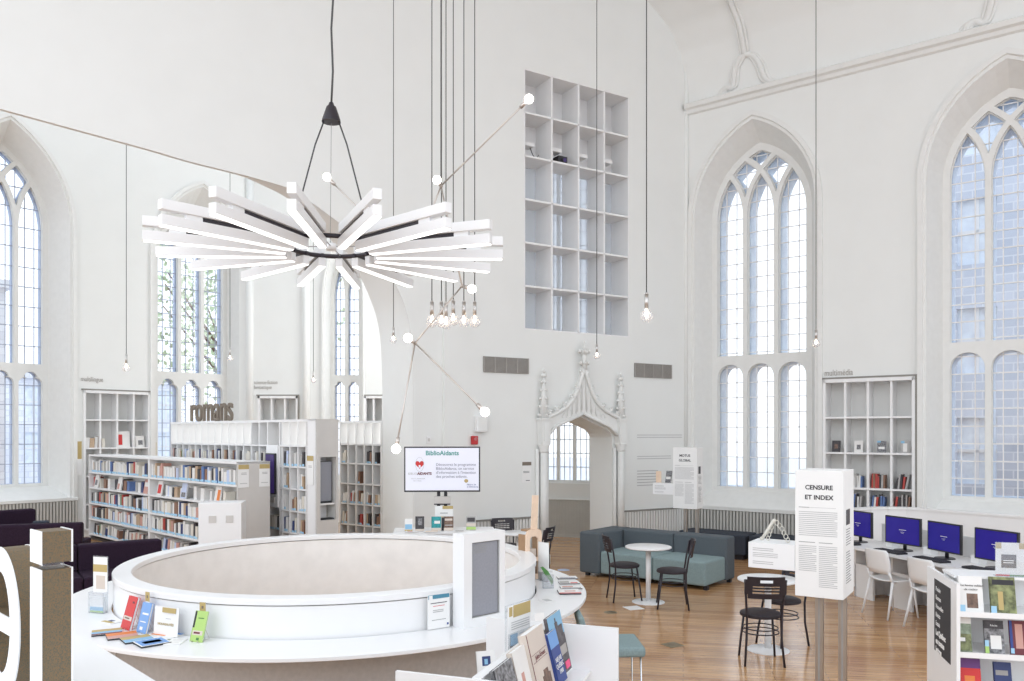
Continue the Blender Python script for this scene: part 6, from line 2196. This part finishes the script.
# --- book display rack at the right edge
QE = Vector((0.97, -0.24, 0)).normalized()
Q0 = Vector((2.64, 4.74, 0))
bd_ = thing('display_rack', 'white display rack with face-out books and a dark poster on its end, bottom right', 'display rack', Q0, ang(QE))
QL = 1.1
q = MB(); q.b2((-0.02, 0, 0.02), (0.0, 0.67, 1.35), 'white_lacquer'); q.build('end_panel', bd_)
q = MB(); q.b2((QL, 0, 0.02), (QL + 0.02, 0.67, 1.35), 'white_lacquer'); q.build('end_panel', bd_)
q = MB()
q.b2((-0.0225, 0.12, 0.84), (-0.02, 0.48, 1.30), 'ink')
mt_ = Matrix.Translation((-0.0235, 0.46, 1.25)) @ Matrix.Rotation(-math.pi / 2, 4, 'Z')
for i, t_ in enumerate(['Poésie', 'Roman', 'Nouvelles', 'Récits', 'Essais']):
    q.text(t_, 0.042, 0.02, 0, -0.055 * i - 0.02, 'paper', mtx=mt_, depth=0.0005)
for i, t_ in enumerate(['Le Québec', 'en toutes', 'lettres']):
    q.text(t_, 0.05, 0.02, 0, -0.30 - 0.055 * i, 'paper', mtx=mt_, depth=0.0005, bold=0.002)
q.build('poster', bd_)
q = MB(); q.b2((0, 0.33, 0.1), (QL, 0.35, 1.365), 'white_lacquer'); q.b2((0, 0.13, 1.365), (QL, 0.38, 1.38), 'white_lacquer'); q.b2((0, 0.02, 0), (QL, 0.65, 0.08), 'white_lacquer'); q.build('carcass', bd_)
QZ = [1.175, 0.935, 0.695]
for z in QZ + [0.455]:
    q = MB()
    q.b2((0, 0.02, z - 0.02), (QL, 0.33, z), 'white_lacquer'); q.b2((0, 0.015, z - 0.02), (QL, 0.022, z + 0.012), 'white_lacquer')
    q.build('shelf', bd_)
QM = frame_m(Q0, QE)
def qb(px0, px1, z, h, lab, base, pr, tx_=(), tilt=0.22):
    s0, s1 = wx(px0, Q0, QE), wx(px1, Q0, QE)
    facing_book('book', lab, 'book', base, (s1 - s0), h, 0.018, QM @ Vector(((s0 + s1) / 2, 0.06, z)), ang(QE), tilt, pr, tx_, stand=False)
qb(963, 987.5, QZ[0], 0.212, 'white book with a dark framed picture on the top row of the right rack', 'c_white', [(0.32, 0.12, 0.78, 0.52, 'brown_print'), (0.0, 0.02, 0.24, 0.2, 'sticker_blue')], [('Une femme oubliée', 0.0165, 0.52, 0.72, 'ink'), ('de couleur', 0.0165, 0.52, 0.61, 'ink')])
qb(995, 1021, QZ[0], 0.215, 'olive green book with a pond picture on the top row of the right rack', 'photo_green', [(0.1, 0.78, 0.95, 0.92, 'ink'), (0.0, 0.0, 0.22, 0.2, 'sticker_blue'), (0.3, 0.1, 0.5, 0.6, 'gold_print')])
qb(959, 976, QZ[1], 0.215, 'sage green book with a white upper half on the middle row of the right rack', 'photo_sage', [(0, 0.78, 1, 1, 'c_white'), (0.1, 0.05, 0.95, 0.5, 'photo_green'), (0.3, 0.3, 0.6, 0.4, 'c_white')])
qb(989, 1009, QZ[1], 0.195, 'black and white photograph book on the middle row of the right rack', 'photo_grey', [(0, 0.75, 1, 1, 'dark_print'), (0.3, 0.15, 0.85, 0.55, 'c_white'), (0, 0.02, 0.2, 0.22, 'green_print'), (0, 0.22, 0.2, 0.4, 'sticker_blue')], [('Récits', 0.016, 0.5, 0.82, 'paper')])
qb(1015, 1034, QZ[1], 0.2, 'dark red book at the frame edge on the middle row of the right rack', 'maroon', [(0.3, 0.2, 0.7, 0.9, 'c_salmon'), (0.0, 0.05, 0.2, 0.2, 'sticker_blue'), (0, 0.2, 0.15, 1, 'navy_print')])
qb(964.5, 985.5, QZ[2], 0.2, 'red book with a purple top on the bottom row of the right rack', 'red', [(0, 0.72, 1, 1, 'purple_print'), (0.2, 0.2, 0.7, 0.5, 'orange_print')])
qb(999, 1017, QZ[2], 0.19, 'dark blue book on the bottom row of the right rack', 'c_navy', [(0.1, 0.6, 0.8, 0.75, 'ink_grey')])
r_ = thing('sign_holder', 'acrylic sign with a dark square standing on top of the right rack', 'sign', QM @ Vector((wx(1020, Q0, QE), 0.17, 1.381)), ang(QE))
q = MB(); q.b2((-0.075, -0.004, 0), (0.085, 0.0, 0.2), 'paper'); q.b2((-0.075, -0.006, 0.165), (-0.045, -0.004, 0.2), 'gold_print'); q.b2((0.05, -0.006, 0.165), (0.085, -0.004, 0.2), 'gold_print'); q.b2((-0.045, -0.006, 0.05), (0.035, -0.004, 0.13), 'dark_print'); q.lines(-0.035, 0.02, 0.075, 0.10, 2, -0.007, 'paper'); q.b2((-0.075, -0.006, 0), (0.0, -0.004, 0.01), 'red'); q.b2((0.0, -0.006, 0), (0.085, -0.004, 0.01), 'leaf'); q.build('card', r_)
q = MB(); q.b2((-0.08, -0.03, 0), (0.09, 0.03, 0.003), 'acrylic'); q.b2((-0.08, -0.010, 0), (0.09, -0.007, 0.205), 'acrylic'); q.build('holder', r_)

# --- parapet with standing letters, bottom left
LZ = 1.69
e_ = Vector((0.43, -0.455, 0)).normalized()
A1 = Vector((-1.22, 2.24, 0)) - e_ * 1.6
A2 = Vector((-0.79, 1.785, 0)) + e_ * 0.55
n_ = Vector((e_.y, -e_.x, 0)) * -1.0
n_ = Vector((-0.727, -0.687, 0)) * 0.75
q = MB()
V = [A1, A2, A2 + n_, A1 + n_]
Vb = [Vector((v.x, v.y, 0)) for v in V]
Vt = [Vector((v.x, v.y, LZ)) for v in V]
q.faces(Vb + Vt, [(3, 2, 1, 0), (4, 5, 6, 7), (0, 1, 5, 4), (1, 2, 6, 5), (2, 3, 7, 6), (3, 0, 4, 7)], 'white_lacquer')
structure(q.build('wall_parapet'))
LA = Vector((-0.73, 0.69, 0)).normalized()       # along the letters, to the left
LB = Vector((0.69, 0.72, 0)).normalized()        # depth
K0 = Vector((-0.8786, 1.5, 0))
ML_ = Matrix.Translation((K0.x, K0.y, LZ)) @ Matrix(((-LA.x, LB.x, 0, 0), (-LA.y, LB.y, 0, 0), (0, 0, 1, 0), (0, 0, 0, 1)))
# local: x runs right along the fronts (0 at the right edge of the i), y depth, z up
sg_ = thing('sign_letter', 'large free-standing letter i with white faces and speckled brown sides on the parapet', 'sign letter', (0, 0, 0))
def sandwich(build_, nm, parent):
    q = MB()
    build_(q, 0.0, 0.003, 'white_lacquer', 0.0)
    build_(q, 0.003, 0.053, 'rusty_speckle', 0.0015)
    build_(q, 0.053, 0.056, 'white_lacquer', 0.0)
    q.xform(ML_)
    return q.build(nm, parent)
def bxl(x0, x1, z0, z1):
    def f(q, y0, y1, m_, ins_):
        q.b2((x0 + ins_, y0, z0 + ins_), (x1 - ins_, y1, z1 - ins_), m_)
    return f
sandwich(bxl(-0.062, 0.0, 0.0, 0.294), 'stem', sg_)
sandwich(bxl(-0.062, 0.0, 0.304, 0.366), 'dot', sg_)
q = MB(); q.b2((-0.05, 0.012, 0.292), (-0.012, 0.044, 0.306), 'acrylic'); q.xform(ML_); q.build('spacer', sg_)
se_ = thing('sign_letter', 'large round free-standing letter at the left frame edge, white face and brown sides', 'sign letter', (0, 0, 0))
def ringf(q, y0, y1, m_, ins_):
    N = 48
    cx, cz, rx, rz_ = -0.262, 0.156, 0.132, 0.156
    o1 = [(cx + (rx - ins_) * math.cos(2 * math.pi * k / N), cz + (rz_ - ins_) * math.sin(2 * math.pi * k / N)) for k in range(N)]
    def half(up):
        ix, iz = rx - 0.062 + ins_, rz_ - 0.05 + ins_
        P = []
        zc = cz + (0.018 if up else -0.018) * 1.0 + (-ins_ if up else ins_)
        t0 = math.asin((zc - cz) / iz)
        t1 = math.pi - t0
        for k in range(15):
            t = t0 + (t1 - t0) * k / 14 if up else -(-t0) + ((-math.pi - t0) - t0) * k / 14
            P.append((cx + ix * math.cos(t), cz + iz * math.sin(t)))
        return P
    q.plate(o1, [half(True), half(False)], y0, y1, m_)
sandwich(ringf, 'ring', se_)
